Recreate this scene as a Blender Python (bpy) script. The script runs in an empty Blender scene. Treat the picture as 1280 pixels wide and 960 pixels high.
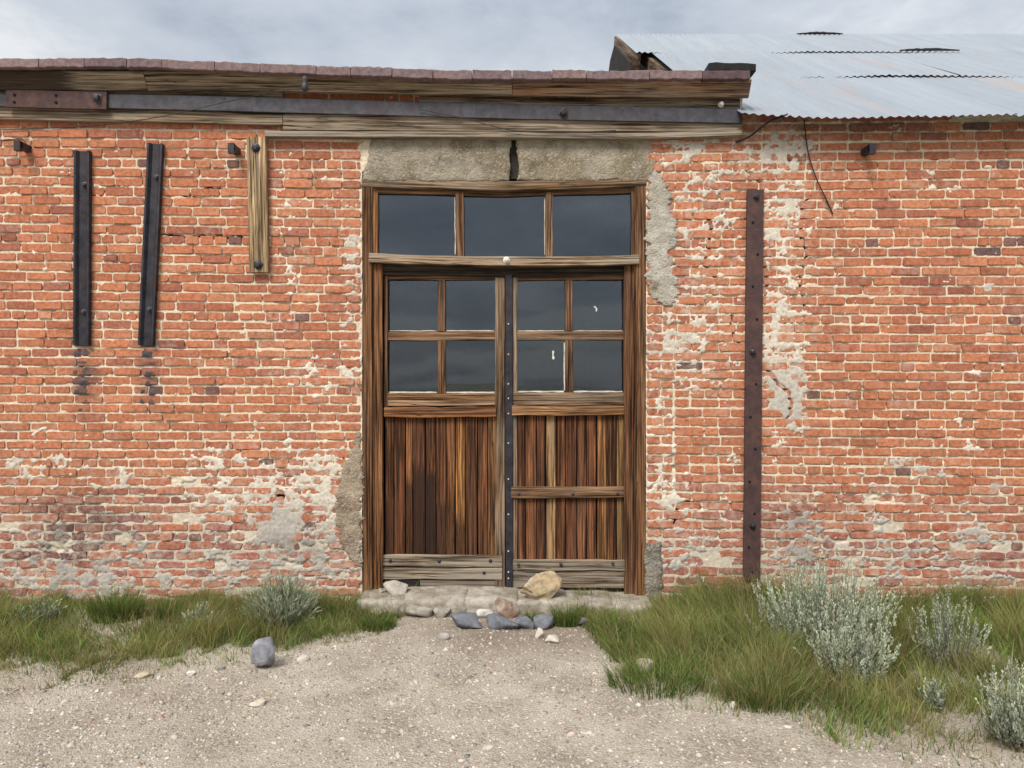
import bpy, math, random
import numpy as np
from mathutils import Vector
R = math.radians
rnd = random.Random(7)
SC = bpy.context.scene
COL = SC.collection

# ------------------------------------------------------------------ camera
D, CZ, F = 5.47, 1.63, 930.0          # metres to the wall, eye height, focal length in photo pixels
cam = bpy.data.cameras.new('camera'); cam_o = bpy.data.objects.new('camera', cam); COL.objects.link(cam_o)
cam.sensor_width = 36; cam.lens = F / 1280 * 36; cam.clip_end = 9000; cam.clip_start = 0.05
cam_o.location = (0, -D, CZ); cam_o.rotation_euler = (R(90), 0, 0)
SC.camera = cam_o
# ------------------------------------------------------------------ light
SUN_EL, SUN_ROT = R(48), R(203)
world = bpy.data.worlds.new('World'); SC.world = world; world.use_nodes = True
sun = bpy.data.lights.new('sun', 'SUN'); sun.energy = 1.5; sun.angle = R(22); sun.color = (1, .94, .85)
sun_o = bpy.data.objects.new('sun', sun); COL.objects.link(sun_o)
sd = Vector((math.sin(SUN_ROT) * math.cos(SUN_EL), math.cos(SUN_ROT) * math.cos(SUN_EL), math.sin(SUN_EL)))
sun_o.rotation_euler = sd.to_track_quat('Z', 'Y').to_euler(); sun_o.location = sd * 30
SC.view_settings.view_transform = 'Standard'; SC.view_settings.look = 'None'
SC.view_settings.exposure = 1.17; SC.view_settings.gamma = 1
SC.render.engine = 'CYCLES'
SC.cycles.use_denoising = True
SC.cycles.max_bounces = 6; SC.cycles.transparent_max_bounces = 12
SC.cycles.caustics_reflective = False; SC.cycles.caustics_refractive = False


class NT:
    """small helper to write node trees"""
    def __init__(s, tree): s.t = tree; s.n = tree.nodes; s.l = tree.links
    def put(s, sock, v):
        if v is None: return
        if isinstance(v, bpy.types.NodeSocket): s.l.new(v, sock)
        else:
            try: sock.default_value = v
            except Exception: sock.default_value = (*v, 1.0) if len(v) == 3 else v
    def node(s, typ, ins=None, **props):
        n = s.n.new(typ)
        for k, v in props.items(): setattr(n, k, v)
        for k, v in (ins or {}).items(): s.put(n.inputs[k], v)
        return n
    def math(s, op, a, b=None, c=None, clamp=False):
        n = s.node('ShaderNodeMath', operation=op, use_clamp=clamp); s.put(n.inputs[0], a); s.put(n.inputs[1], b)
        s.put(n.inputs[2], c); return n.outputs[0]
    def vmath(s, op, a, b=None):
        n = s.node('ShaderNodeVectorMath', operation=op); s.put(n.inputs[0], a); s.put(n.inputs[1], b); return n.outputs[0]
    def noise(s, vec, scale, detail=4, rough=.55, dist=0, out=0):
        n = s.node('ShaderNodeTexNoise', {'Scale': scale, 'Detail': detail, 'Roughness': rough, 'Distortion': dist})
        s.put(n.inputs['Vector'], vec); return n.outputs[out]
    def ramp(s, fac, stops, interp='LINEAR'):
        n = s.node('ShaderNodeValToRGB'); s.put(n.inputs[0], fac); r = n.color_ramp; r.interpolation = interp
        while len(r.elements) < len(stops): r.elements.new(.5)
        for e, (p, c) in zip(r.elements, stops):
            e.position = p; e.color = (c, c, c, 1) if isinstance(c, (int, float)) else (*c, 1)
        return n.outputs[0]
    def mix(s, fac, a, b, mode='MIX'):
        n = s.node('ShaderNodeMix', data_type='RGBA', blend_type=mode)
        s.put(n.inputs[0], fac); s.put(n.inputs[6], a); s.put(n.inputs[7], b); return n.outputs[2]
    def bump(s, h, strength=.5, dist=.01, normal=None):
        n = s.node('ShaderNodeBump', {'Strength': strength, 'Distance': dist, 'Height': h}); s.put(n.inputs['Normal'], normal)
        return n.outputs[0]
    def attr(s, name): return s.node('ShaderNodeAttribute', attribute_name=name)
    def pos(s): return s.node('ShaderNodeNewGeometry').outputs['Position']


# ---- world: Nishita sky veiled by a broken cloud deck
w = NT(world.node_tree); w.n.clear()
sky = w.node('ShaderNodeTexSky', sky_type='NISHITA', sun_disc=False, sun_elevation=SUN_EL, sun_rotation=SUN_ROT,
             air_density=1.2, dust_density=1.5)
dirv = w.node('ShaderNodeTexCoord').outputs['Generated']
sx = w.node('ShaderNodeSeparateXYZ', {0: dirv})
up = w.math('MAXIMUM', sx.outputs[2], 0.0)
den = w.math('ADD', up, .13)
pl = w.node('ShaderNodeCombineXYZ', {0: w.math('DIVIDE', sx.outputs[0], den), 1: w.math('DIVIDE', sx.outputs[1], den), 2: 5.6}).outputs[0]
n1 = w.noise(pl, 1.05, 9, .60, .12)
n2 = w.noise(pl, .5, 3, .5)
cl = w.math('ADD', w.math('MULTIPLY', n1, .75), w.math('MULTIPLY', n2, .35))
ccol = w.ramp(cl, [(.37, (1.6, 1.83, 2.18)), (.44, (2.35, 2.57, 2.9)), (.51, (2.85, 3.02, 3.28)), (.59, (4.0, 4.07, 4.15))])
grad = w.math('DIVIDE', w.math('ADD', 1.0, w.math('MULTIPLY', up, 1.5)), 1.63)
ccol = w.mix(1.0, ccol, w.node('ShaderNodeCombineXYZ', {0: grad, 1: grad, 2: grad}).outputs[0], 'MULTIPLY')
final = w.mix(.93, sky.outputs[0], ccol)
bg = w.node('ShaderNodeBackground', {'Color': final, 'Strength': .1})
w.l.new(bg.outputs[0], w.node('ShaderNodeOutputWorld').inputs[0])

# ------------------------------------------------------------------ helpers
def W(px, py, Y=0.0):
    """photo pixel -> point at depth Y (wall plane is Y = 0)"""
    k = (D + Y) / F
    return Vector(((px - 640) * k, Y, CZ + (480 - py) * k))
def G(px, py, z=0.0):
    d = (CZ - z) * F / (py - 480)
    return Vector(((px - 640) / F * d, d - D, z))
WORLD = {}                                 # object name -> world location of its origin
def place(o, loc, parent):
    WORLD[o.name] = Vector(loc)
    if parent is not None:
        o.parent = parent; o.location = Vector(loc) - WORLD[parent.name]
    else: o.location = loc
def tag(o, label=None, cat=None, group=None, kind=None):
    for k, v in (('label', label), ('category', cat), ('group', group), ('kind', kind)):
        if v: o[k] = v
    return o
def empty(name, loc, parent=None):
    o = bpy.data.objects.new(name, None); COL.objects.link(o); o.empty_display_size = .1
    place(o, loc, parent); return o
def mk(name, V, faces, mat, parent=None, attrs=None, smooth=False, origin=None):
    """one mesh object from world-space verts; faces = list of tuples or (n,k) int array; attrs name -> (type, array)"""
    V = np.asarray(V, dtype=np.float64).reshape(-1, 3)
    c = Vector(origin) if origin is not None else Vector(((V.min(0) + V.max(0)) / 2).tolist())
    L = V - np.array(c)
    me = bpy.data.meshes.new(name)
    if isinstance(faces, np.ndarray):
        nf, k = faces.shape
        me.vertices.add(len(L)); me.vertices.foreach_set('co', L.astype(np.float32).ravel())
        me.loops.add(nf * k); me.loops.foreach_set('vertex_index', faces.astype(np.int32).ravel())
        me.polygons.add(nf); me.polygons.foreach_set('loop_start', np.arange(0, nf * k, k, dtype=np.int32))
        me.update(calc_edges=True)
    else:
        me.from_pydata(L.tolist(), [], faces); me.update()
    if smooth: me.polygons.foreach_set('use_smooth', np.ones(len(me.polygons), dtype=bool))
    for an, (ty, arr) in (attrs or {}).items():
        a = me.attributes.new(an, ty, 'POINT'); arr = np.asarray(arr, dtype=np.float32)
        a.data.foreach_set({'FLOAT_COLOR': 'color', 'FLOAT_VECTOR': 'vector', 'FLOAT': 'value'}[ty], arr.ravel())
    if mat is not None: me.materials.append(mat)
    o = bpy.data.objects.new(name, me); COL.objects.link(o); place(o, c, parent); return o

def _hash(ix, iy, seed):
    h = (ix.astype(np.int64) * 374761393 + iy.astype(np.int64) * 668265263 + seed * 974711) & 0x7fffffff
    h = ((h ^ (h >> 13)) * 1274126177) & 0x7fffffff
    h = h ^ (h >> 16)
    return (h & 0xffff) / 65535.0
def vnoise(x, y, seed=0):
    x = np.asarray(x, float); y = np.asarray(y, float)
    ix = np.floor(x).astype(int); iy = np.floor(y).astype(int); fx = x - ix; fy = y - iy
    fx = fx * fx * (3 - 2 * fx); fy = fy * fy * (3 - 2 * fy)
    a = _hash(ix, iy, seed); b = _hash(ix + 1, iy, seed); c = _hash(ix, iy + 1, seed); d = _hash(ix + 1, iy + 1, seed)
    return (a * (1 - fx) + b * fx) * (1 - fy) + (c * (1 - fx) + d * fx) * fy
def fbm(x, y, seed=0, oct=4, gain=.5):
    s = 0; a = 1; t = 0
    for i in range(oct):
        s = s + a * vnoise(x * 2 ** i, y * 2 ** i, seed + i * 17); t += a; a *= gain
    return s / t
def sstep(a, b, x):
    t = np.clip((x - a) / (b - a), 0, 1); return t * t * (3 - 2 * t)

# ------------------------------------------------------------------ materials
def material(name, rough=.9, spec=.25):
    m = bpy.data.materials.new(name); m.use_nodes = True; n = NT(m.node_tree)
    b = n.n['Principled BSDF']; b.inputs['Roughness'].default_value = rough; b.inputs['Specular IOR Level'].default_value = spec
    return m, n, b
def mat_brick():
    m, n, b = material('brick', .92, .2); P = n.pos(); col = n.attr('col')
    mott = n.noise(P, 38, 6, .65)
    c = n.mix(1, col.outputs['Color'], n.ramp(mott, [(.34, .66), (.5, 1.0), (.66, 1.25)]), 'MULTIPLY')
    sp = n.noise(P, 160, 3, .6)
    c = n.mix(n.ramp(sp, [(.65, 0), (.72, .5)]), c, (.07, .04, .035))
    big = n.noise(P, 2.3, 5, .6)
    c = n.mix(n.ramp(big, [(.52, 0), (.72, .30)]), c, (.20, .10, .075))
    dust = n.noise(P, 15, 7, .7)
    fac = n.math('MULTIPLY', n.ramp(dust, [(.46, 0), (.64, 1)]), col.outputs['Alpha'])
    c = n.mix(fac, c, (.56, .45, .37))
    n.put(b.inputs['Base Color'], c)
    n.put(b.inputs['Normal'], n.bump(n.math('ADD', n.noise(P, 70, 6, .7), n.math('MULTIPLY', sp, .5)), .75, .006))
    return m
def mat_mortar():
    m, n, b = material('mortar', .95, .15); P = n.pos(); col = n.attr('col')
    c = n.mix(1, col.outputs['Color'], n.ramp(n.noise(P, 45, 6, .7), [(.28, .66), (.5, 1.0), (.75, 1.22)]), 'MULTIPLY')
    c = n.mix(n.ramp(n.noise(P, 190, 2, .5), [(.64, 0), (.72, .55)]), c, (.11, .09, .07))
    n.put(b.inputs['Base Color'], c); n.put(b.inputs['Normal'], n.bump(n.noise(P, 130, 6, .75), .7, .006)); return m
def mat_concrete():
    m, n, b = material('concrete', .95, .15); P = n.pos(); col = n.attr('col')
    c = n.mix(1, col.outputs['Color'], n.ramp(n.noise(P, 9, 8, .7), [(.3, .55), (.5, 1.0), (.72, 1.35)]), 'MULTIPLY')
    vo = n.node('ShaderNodeTexVoronoi', {'Scale': 75, 'Vector': P})
    agg = n.ramp(n.node('ShaderNodeSeparateColor', {0: vo.outputs['Color']}).outputs[0], [(.80, 0), (.84, .6)])
    c = n.mix(agg, c, (.46, .41, .33))
    c = n.mix(n.ramp(n.noise(P, 90, 4, .7), [(.58, 0), (.68, .75)]), c, (.06, .05, .04))
    n.put(b.inputs['Base Color'], c)
    n.put(b.inputs['Normal'], n.bump(n.math('ADD', n.noise(P, 55, 8, .75), n.math('MULTIPLY', vo.outputs['Distance'], -.4)), 1.0, .014)); return m
def mat_wood():
    m, n, b = material('weathered_wood', .82, .25)
    gc = n.attr('gc').outputs['Vector']; tint = n.attr('tint'); stain = n.attr('stain').outputs['Fac']
    fine = n.noise(n.vmath('MULTIPLY', gc, (5, 320, 200)), 1, 5, .65, .3)
    mid = n.noise(n.vmath('MULTIPLY', gc, (1.5, 75, 60)), 1, 5, .62, .4)
    big = n.noise(n.vmath('MULTIPLY', gc, (1.1, 9, 9)), 1, 4, .6, .5)
    c = n.mix(1, n.mix(1, tint.outputs['Color'], (.86, .70, .56), 'MULTIPLY'), n.ramp(mid, [(.38, .16), (.47, .72), (.62, 2.1)]), 'MULTIPLY')
    c = n.mix(1, c, n.ramp(fine, [(.38, .55), (.5, 1), (.62, 1.35)]), 'MULTIPLY')
    c = n.mix(1, c, n.ramp(big, [(.38, .6), (.62, 1.3)]), 'MULTIPLY')
    wea = n.math('MULTIPLY', n.ramp(n.math('ADD', n.math('MULTIPLY', big, .6), n.math('MULTIPLY', mid, .4)), [(.41, 0), (.57, 1)]), tint.outputs['Alpha'])
    gr = n.mix(fine, (.13, .112, .09), (.50, .44, .355))
    c = n.mix(wea, c, gr)
    sm = n.math('ADD', n.math('ADD', n.math('MULTIPLY', big, .3), n.math('MULTIPLY', mid, .85)), stain)
    c = n.mix(n.ramp(sm, [(.86, 0), (1.04, .9)]), c, (.022, .012, .008))
    crk = n.noise(n.vmath('MULTIPLY', gc, (.9, 42, 42)), 1, 2, .4, .2)
    cr = n.ramp(n.math('ABSOLUTE', n.math('SUBTRACT', crk, .47)), [(.0, 1), (.011, 0)])
    c = n.mix(n.math('MULTIPLY', cr, .8), c, (.018, .012, .008))
    n.put(b.inputs['Base Color'], c)
    h = n.math('SUBTRACT', n.math('ADD', fine, mid), n.math('MULTIPLY', cr, 1.4))
    n.put(b.inputs['Normal'], n.bump(h, .7, .004)); return m
def mat_metal(name, base, dark, metal=.55, rough=.55, rust=None):
    m, n, b = material(name, rough, .4); P = n.pos()
    c = n.mix(n.ramp(n.noise(P, 14, 7, .7), [(.35, 0), (.65, 1)]), dark, base)
    if rust: c = n.mix(n.ramp(n.noise(P, 6, 8, .7), [(.5, 0), (.66, .8)]), c, rust)
    n.put(b.inputs['Base Color'], c); b.inputs['Metallic'].default_value = metal
    n.put(b.inputs['Roughness'], n.ramp(n.noise(P, 30, 5, .6), [(.3, rough - .12), (.7, rough + .2)]))
    n.put(b.inputs['Normal'], n.bump(n.noise(P, 120, 5, .7), .35, .003)); return m
def mat_roof():
    m, n, b = material('corrugated_metal', .5, .4); P = n.pos(); tint = n.attr('tint')
    st = n.vmath('MULTIPLY', P, (9, .8, .8))
    c = n.mix(1, tint.outputs['Color'], n.ramp(n.noise(st, 1, 6, .65), [(.3, .9), (.7, 1.08)]), 'MULTIPLY')
    ru = n.math('MULTIPLY', n.ramp(n.noise(n.vmath('MULTIPLY', P, (4.5, .45, .45)), 1, 6, .65), [(.53, 0), (.66, 1)]), tint.outputs['Alpha'])
    c = n.mix(ru, c, (.42, .27, .19))
    n.put(b.inputs['Base Color'], c); b.inputs['Metallic'].default_value = .3
    n.put(b.inputs['Roughness'], n.ramp(n.noise(P, 5, 5, .6), [(.3, .42), (.7, .62)]))
    return m
def mat_tinted(name, mott=(20, .55, 1.4), rough=.93, bump=(60, .8, .008), trans=0):
    m, n, b = material(name, rough, .2); P = n.pos(); col = n.attr('col')
    c = n.mix(1, col.outputs['Color'], n.ramp(n.noise(P, mott[0], 6, .7), [(.28, mott[1]), (.5, 1), (.74, mott[2])]), 'MULTIPLY')
    n.put(b.inputs['Base Color'], c)
    if bump: n.put(b.inputs['Normal'], n.bump(n.noise(P, bump[0], 7, .7), bump[1], bump[2]))
    return m
def mat_leaf(name, trans=.25, rough=.6):
    m, n, b = material(name, rough, .25); col = n.attr('col')
    n.put(b.inputs['Base Color'], col.outputs['Color'])
    tr = n.node('ShaderNodeBsdfTranslucent', {'Color': col.outputs['Color']})
    mx = n.node('ShaderNodeMixShader', {0: trans, 1: b.outputs[0], 2: tr.outputs[0]})
    n.l.new(mx.outputs[0], n.n['Material Output'].inputs[0]); return m
def mat_plain(name, c, rough=.8, var=.3, spec=.25):
    m, n, b = material(name, rough, spec); P = n.pos()
    n.put(b.inputs['Base Color'], n.mix(1, c, n.ramp(n.noise(P, 25, 5, .65), [(.3, 1 - var), (.7, 1 + var)]), 'MULTIPLY')); return m
def mat_glass():
    m, n, b = material('window_glass', .015, .5); P = n.pos()
    b.inputs['Transmission Weight'].default_value = 1; b.inputs['IOR'].default_value = 1.78
    n.put(b.inputs['Base Color'], (.93, .96, 1.0)); b.inputs['Specular Tint'].default_value = (.84, .92, 1, 1)
    n.put(b.inputs['Normal'], n.bump(n.noise(P, 3.5, 2, .5), .02, .01))
    dust = n.node('ShaderNodeBsdfDiffuse', {'Color': (.20, .25, .33, 1)})
    fac = n.ramp(n.noise(P, 4, 8, .7), [(.40, .003), (.66, .035)])
    mx = n.node('ShaderNodeMixShader', {0: fac, 1: b.outputs[0], 2: dust.outputs[0]})
    n.l.new(mx.outputs[0], n.n['Material Output'].inputs[0]); return m
def mat_ground():
    m, n, b = material('dirt_ground', .97, .12); P = n.pos()
    s = n.node('ShaderNodeSeparateXYZ', {0: P}); x, y = s.outputs[0], s.outputs[1]
    base = n.ramp(n.noise(P, 2.2, 8, .65), [(.38, (.34, .285, .225)), (.5, (.45, .39, .315)), (.62, (.55, .49, .41))])
    grit = n.noise(P, 130, 5, .8)
    c = n.mix(1, base, n.ramp(grit, [(.3, .55), (.5, 1), (.72, 1.5)]), 'MULTIPLY')
    vo = n.node('ShaderNodeTexVoronoi', {'Scale': 85, 'Vector': P})
    cs = n.node('ShaderNodeSeparateColor', {0: vo.outputs['Color']}).outputs[0]
    c = n.mix(n.ramp(cs, [(.62, 0), (.66, .55)]), c, (.52, .48, .43))
    # trodden brown soil before the door and along the wall
    dx = n.math('DIVIDE', n.math('SUBTRACT', x, .15), 1.25); dy = n.math('DIVIDE', n.math('ADD', y, .55), .75)
    rr = n.math('ADD', n.math('POWER', n.math('ABSOLUTE', dx), 2), n.math('POWER', n.math('ABSOLUTE', dy), 2))
    soil = n.ramp(n.math('ADD', rr, n.math('MULTIPLY', n.noise(P, 3, 5, .6), .9)), [(.45, .7), (1.15, 0)])
    wall = n.ramp(n.math('ADD', y, n.math('MULTIPLY', n.noise(P, 3, 5, .6), .6)), [(-.35 + .35, 0), (.2, 0)])
    c = n.mix(soil, c, n.mix(grit, (.15, .11, .08), (.33, .26, .20)))
    # beyond the yard: sage flat
    far = n.math('MULTIPLY', n.math('ADD', n.math('ABSOLUTE', x), n.math('ABSOLUTE', y)), .02, clamp=True)
    c = n.mix(n.math('MULTIPLY', far, .8), c, n.mix(n.noise(P, .6, 6, .7), (.10, .11, .06), (.26, .24, .15)))
    n.put(b.inputs['Base Color'], c)
    n.put(b.inputs['Normal'], n.bump(n.math('ADD', grit, n.math('MULTIPLY', vo.outputs['Distance'], -1.0)), .8, .010)); return m

BRICK, MORTAR, CONCRETE, WOOD, GLASS, GROUND = mat_brick(), mat_mortar(), mat_concrete(), mat_wood(), mat_glass(), mat_ground()
IRON = mat_metal('dark_iron', (.050, .049, .062), (.018, .017, .022), .35, .42, (.055, .035, .034))
IRON_BAND = mat_metal('grey_iron', (.085, .083, .100), (.042, .040, .048), .3, .5, (.065, .048, .052))
RUST = mat_metal('rusty_iron', (.090, .047, .043), (.048, .027, .028), .1, .7, (.13, .062, .045))
ROOF = mat_roof()
STONE = mat_tinted('stone')
COPING = mat_tinted('coping', (30, .6, 1.5), .9, (38, .7, .008))
GRAVEL = mat_tinted('gravel', (60, .75, 1.25), .95, None)
LEAF = mat_leaf('grass_blade', .42); SAGE = mat_leaf('sage_leaf', .15, .75)
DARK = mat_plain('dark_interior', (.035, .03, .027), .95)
TAR = mat_plain('tar', (.012, .011, .012), .7)
WHITE = mat_plain('white_ceramic', (.72, .71, .68), .35, .1, .5)
PUTTY = mat_plain('old_putty', (.60, .58, .54), .8, .3)

# ------------------------------------------------------------------ ground
def axis(lo, hi, step, far):
    a = list(np.arange(lo, hi + step / 2, step)); s = step; v = hi; up_ = []
    while v < far: s *= 1.35; v += s; up_.append(v)
    s = step; v = lo; dn = []
    while v > -far: s *= 1.35; v -= s; dn.append(v)
    return np.array(dn[::-1] + a + up_)
def gz(x, y):
    """ground height"""
    near = np.exp(-(np.maximum(np.abs(x) - 5, 0) / 3) ** 2) * np.exp(-(np.maximum(-y - 4, 0) / 2) ** 2)
    return ((fbm(x * .9 + 50, y * .9 + 50, 3) - .5) * .05 + (fbm(x * 6 + 9, y * 6 + 9, 5) - .5) * .018) * near
gx, gy = axis(-5.5, 6.5, .05, 4000), axis(-4.5, .4, .05, 4000)
X, Y = np.meshgrid(gx, gy)
def grid_faces(ny, nx, keep=None):
    i = np.arange(ny - 1)[:, None] * nx + np.arange(nx - 1)[None, :]
    f = np.stack([i, i + 1, i + nx + 1, i + nx], -1)
    return f[keep] if keep is not None else f.reshape(-1, 4)
g = mk('ground', np.stack([X, Y, gz(X, Y)], -1).reshape(-1, 3), grid_faces(len(gy), len(gx)), GROUND, smooth=True, origin=(0, 0, 0))
tag(g, 'pale gravelly dirt yard in front of the brick wall', 'ground', kind='structure')

# ------------------------------------------------------------------ the two buildings
store = tag(empty('brick_storefront', (0, 0, 0)), 'red brick storefront with wooden double doors, concrete lintel and timber cornice', 'building')
barn = tag(empty('brick_building', (2.2, 0, 0)), 'red brick building under the corrugated metal roof', 'building')
SPLIT = 945

# brick courses: photo rows of the header courses, eight courses apart
LA = ((25, (202.5, 296.9, 393.4, 487, 579, 671)), (380, (205.6, 302.2, 396.3, 488, 579, 671)))
RA = ((860, (209, 304.7, 399, 492, 586, 679)), (1200, (206, 302.5, 399.7, 494.4, 589.7, 682)))
def course(k, x):
    """photo y of the middle of course k (0 = topmost full header course) at photo x"""
    A = LA if x < 630 else RA
    def at(h):
        if k < 0: return h[0] + k * 12.0
        if k >= 40: return h[5] + (k - 40) * 11.5
        i = int(k // 8); return h[i] + (h[i + 1] - h[i]) * (k / 8 - i)
    (xa, ha), (xb, hb) = A; t = (x - xa) / (xb - xa); t = max(-.5, min(1.6, t))
    return at(ha) * (1 - t) + at(hb) * t

MARKS = []
# wear fields, plus eave shade, painted along the wall in photo pixels: (x, y, rx, ry, strength, greyness)
SMEAR = [(362, 330, 16, 110, .30, .15), (440, 330, 20, 90, .36, .7), (400, 470, 42, 22, .42, .35), (425, 240, 20, 30, .2, .6),
    (275, 610, 45, 42, .50, .45), (350, 615, 60, 55, .52, .5), (347, 657, 26, 22, 1.05, .85), (415, 625, 40, 70, .50, .5),
    (350, 700, 140, 40, .30, .75), (90, 600, 120, 40, .24, .45), (60, 700, 120, 55, .36, .8), (20, 590, 22, 18, .4, .8), (150, 600, 14, 14, .6, .6),
    (200, 720, 160, 30, .28, .7), (60, 735, 120, 18, .4, .5),
    (850, 180, 40, 30, .5, .75), (950, 190, 40, 40, .5, .75), (870, 300, 45, 90, .40, .7), (850, 430, 45, 60, .42, .75), (900, 400, 40, 90, .26, .4),
    (982, 330, 30, 110, .56, .42), (985, 260, 26, 60, .5, .6), (982, 482, 24, 30, 1.05, .95), (990, 510, 14, 22, .8, .9), (975, 420, 30, 50, .5, .65), (968, 560, 20, 40, .35, .4),
    (825, 560, 24, 70, .40, .3), (835, 625, 40, 40, .48, .4), (850, 690, 40, 40, .34, .8), (900, 630, 40, 60, .22, .7),
    (1120, 578, 22, 9, .62, .95), (1165, 590, 22, 9, .66, .95), (1245, 608, 14, 8, .62, .95), (1000, 685, 30, 34, .42, .8), (1130, 692, 30, 16, .55, .9),
    (1225, 665, 28, 16, .46, .9), (1155, 220, 12, 14, .4, .1), (1180, 233, 34, 5, .5, .1), (1235, 360, 7, 6, .85, .85), (1100, 650, 160, 50, .20, .75),
    (1150, 720, 160, 30, .30, .7), (1010, 640, 50, 60, .26, .7), (1215, 560, 16, 6, .6, .05), (1215, 466, 10, 4, .6, .05), (1060, 325, 40, 60, .06, .3),
    (1200, 512, 12, 22, .34, .1), (1000, 190, 36, 24, .46, .75), (1045, 260, 8, 14, .5, .8)]
DARKS = [(105, 468, 11, 36, 1.3), (187, 465, 10, 38, 1.0), (105, 650, 60, 36, .75), (70, 690, 70, 20, .5), (370, 682, 45, 12, .6), (1000, 645, 40, 30, .35), (1010, 690, 40, 25, .3), (1120, 155, 190, 18, .5)]  # last spot: shade under the eave, painted into the wall colour
def field(px, py, spots):
    s = np.zeros_like(px); g_ = np.zeros_like(px); wsum = np.full_like(px, 1e-4)
    for sp in spots:
        e = np.exp(-(((px - sp[0]) / sp[2]) ** 2 + ((py - sp[1]) / sp[3]) ** 2) * .8) * sp[4]
        s = np.maximum(s, e) + np.minimum(s, e) * .35
        if len(sp) > 5: g_ += e * sp[5]; wsum += e
    return s, g_ / wsum
CRACKS = [[(1012, 245), (1003, 262), (1003, 300), (1010, 318), (1000, 345), (1006, 382)], [(955, 455), (972, 480), (986, 490), (990, 512), (984, 530)], [(957, 380), (957, 330)],
    [(886, 265), (888, 300), (880, 330), (893, 345)], [(430, 575), (442, 598), (432, 625), (436, 650)], [(842, 660), (848, 640), (860, 628), (876, 634)],
    [(915, 395), (918, 420), (926, 430)], [(205, 240), (240, 241), (262, 235), (300, 238)], [(200, 294), (245, 296), (300, 295)], [(935, 215), (952, 228), (955, 238)]]
def near_line(px, py, pts):
    d = np.full_like(px, 1e9)
    for (ax, ay), (bx, by) in zip(pts[:-1], pts[1:]):
        vx, vy = bx - ax, by - ay; t = np.clip(((px - ax) * vx + (py - ay) * vy) / (vx * vx + vy * vy), 0, 1)
        d = np.minimum(d, np.hypot(px - ax - t * vx, py - ay - t * vy))
    return d

def wall_sheet(parent, x0, x1, ytop=94, name='wall'):
    """the mortar body of the wall: a fine relief that lies behind the brick faces and laps over them where mortar is smeared"""
    st = 1.36                                     # photo pixels per cell: 8 mm
    xs = np.arange(x0, x1 + .01, (x1 - x0) / round((x1 - x0) / st)); ys = np.arange(ytop, 778, st)
    PX, PY = np.meshgrid(xs, ys)
    s, gr = field(PX, PY, SMEAR); low = sstep(585, 700, PY + (fbm(PX / 60, PY / 60, 77) - .5) * 60)
    n = fbm(PX / 11, PY / 8, 11, 4, .55); nb = fbm(PX / 45, PY / 40, 23, 3)
    small = fbm(PX / 3.2, PY / 3.2, 41, 3)
    ks = np.arange(-12, 52); bed = np.zeros_like(PX)
    for i_, x_ in enumerate(xs):                    # closeness to a bed joint
        kf = np.interp(ys, [course(k_, x_) for k_ in ks], ks); bed[:, i_] = 1 - sstep(.10, .34, np.abs(kf - np.floor(kf) - .5))
    need = 1 - (s * .74 + .02 * low + .065 + (nb - .5) * .28 + (.10 * bed - .05) * sstep(.05, .3, s + .3 * low))
    cover = sstep(need - .09, need + .05, n + .08 + (small - .5) * .34)
    rec = .0042 + (small - .5) * .007 - .0006 * low + (n - .5) * .007 + .013 * sstep(.60, .72, fbm(PX / 30, PY / 9, 67, 3)) * (1 - cover)
    yy = rec * (1 - cover) + (-.0046 - (n - .5) * .008 - (small - .5) * .007) * cover
    crack = np.zeros_like(PX)
    wob = (fbm(PX / 7, PY / 7, 91, 3) - .5) * 9
    for pts in CRACKS:
        d = near_line(PX + wob, PY + wob, pts); crack = np.maximum(crack, 1 - sstep(.7, 1.9, d))
    hole = 1 - sstep(.75, 1.1, np.hypot((PX - 350) / 6, (PY - 620) / 7)); crack = np.maximum(crack, hole)
    yy = yy + crack * .05
    gcol = np.clip(gr * 1.0 * cover + low * .50 + sstep(190, 150, PY) * .5 + (nb - .5) * .35, 0, 1)[..., None]
    cream = np.array([.73, .625, .475]); grey = np.array([.47, .435, .385]); white = np.array([.80, .745, .655])
    c = cream * (1 - gcol) + grey * gcol
    wf = (cover * (1 - gcol[..., 0]) * .8)[..., None]; c = c * (1 - wf) + white * wf
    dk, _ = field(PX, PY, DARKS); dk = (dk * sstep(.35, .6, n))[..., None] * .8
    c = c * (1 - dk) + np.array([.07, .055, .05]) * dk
    k = (D + yy) / F
    V = np.stack([(PX - 640) * D / F, yy, CZ + (480 - PY) * D / F], -1).reshape(-1, 3)
    cx = (PX[:-1, :-1] + PX[1:, 1:]) / 2; cy = (PY[:-1, :-1] + PY[1:, 1:]) / 2
    keep = ~(((cx > 452) & (cx < 808) & (cy > 214)) | ((cx > 480) & (cx < 795) & (cy > 168)) | ((cx > 928) & (cy < 139)))
    f = grid_faces(len(ys), len(xs), keep)[:, ::-1]
    C4 = np.concatenate([c, np.ones(c.shape[:2] + (1,))], -1).reshape(-1, 4)
    return mk(name, V, f, MORTAR, parent, {'col': ('FLOAT_COLOR', C4)}, smooth=True)
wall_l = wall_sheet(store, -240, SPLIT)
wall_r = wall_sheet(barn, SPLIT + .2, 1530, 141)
wall_r['label'] = 'even red brickwork under the metal roof'

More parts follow.
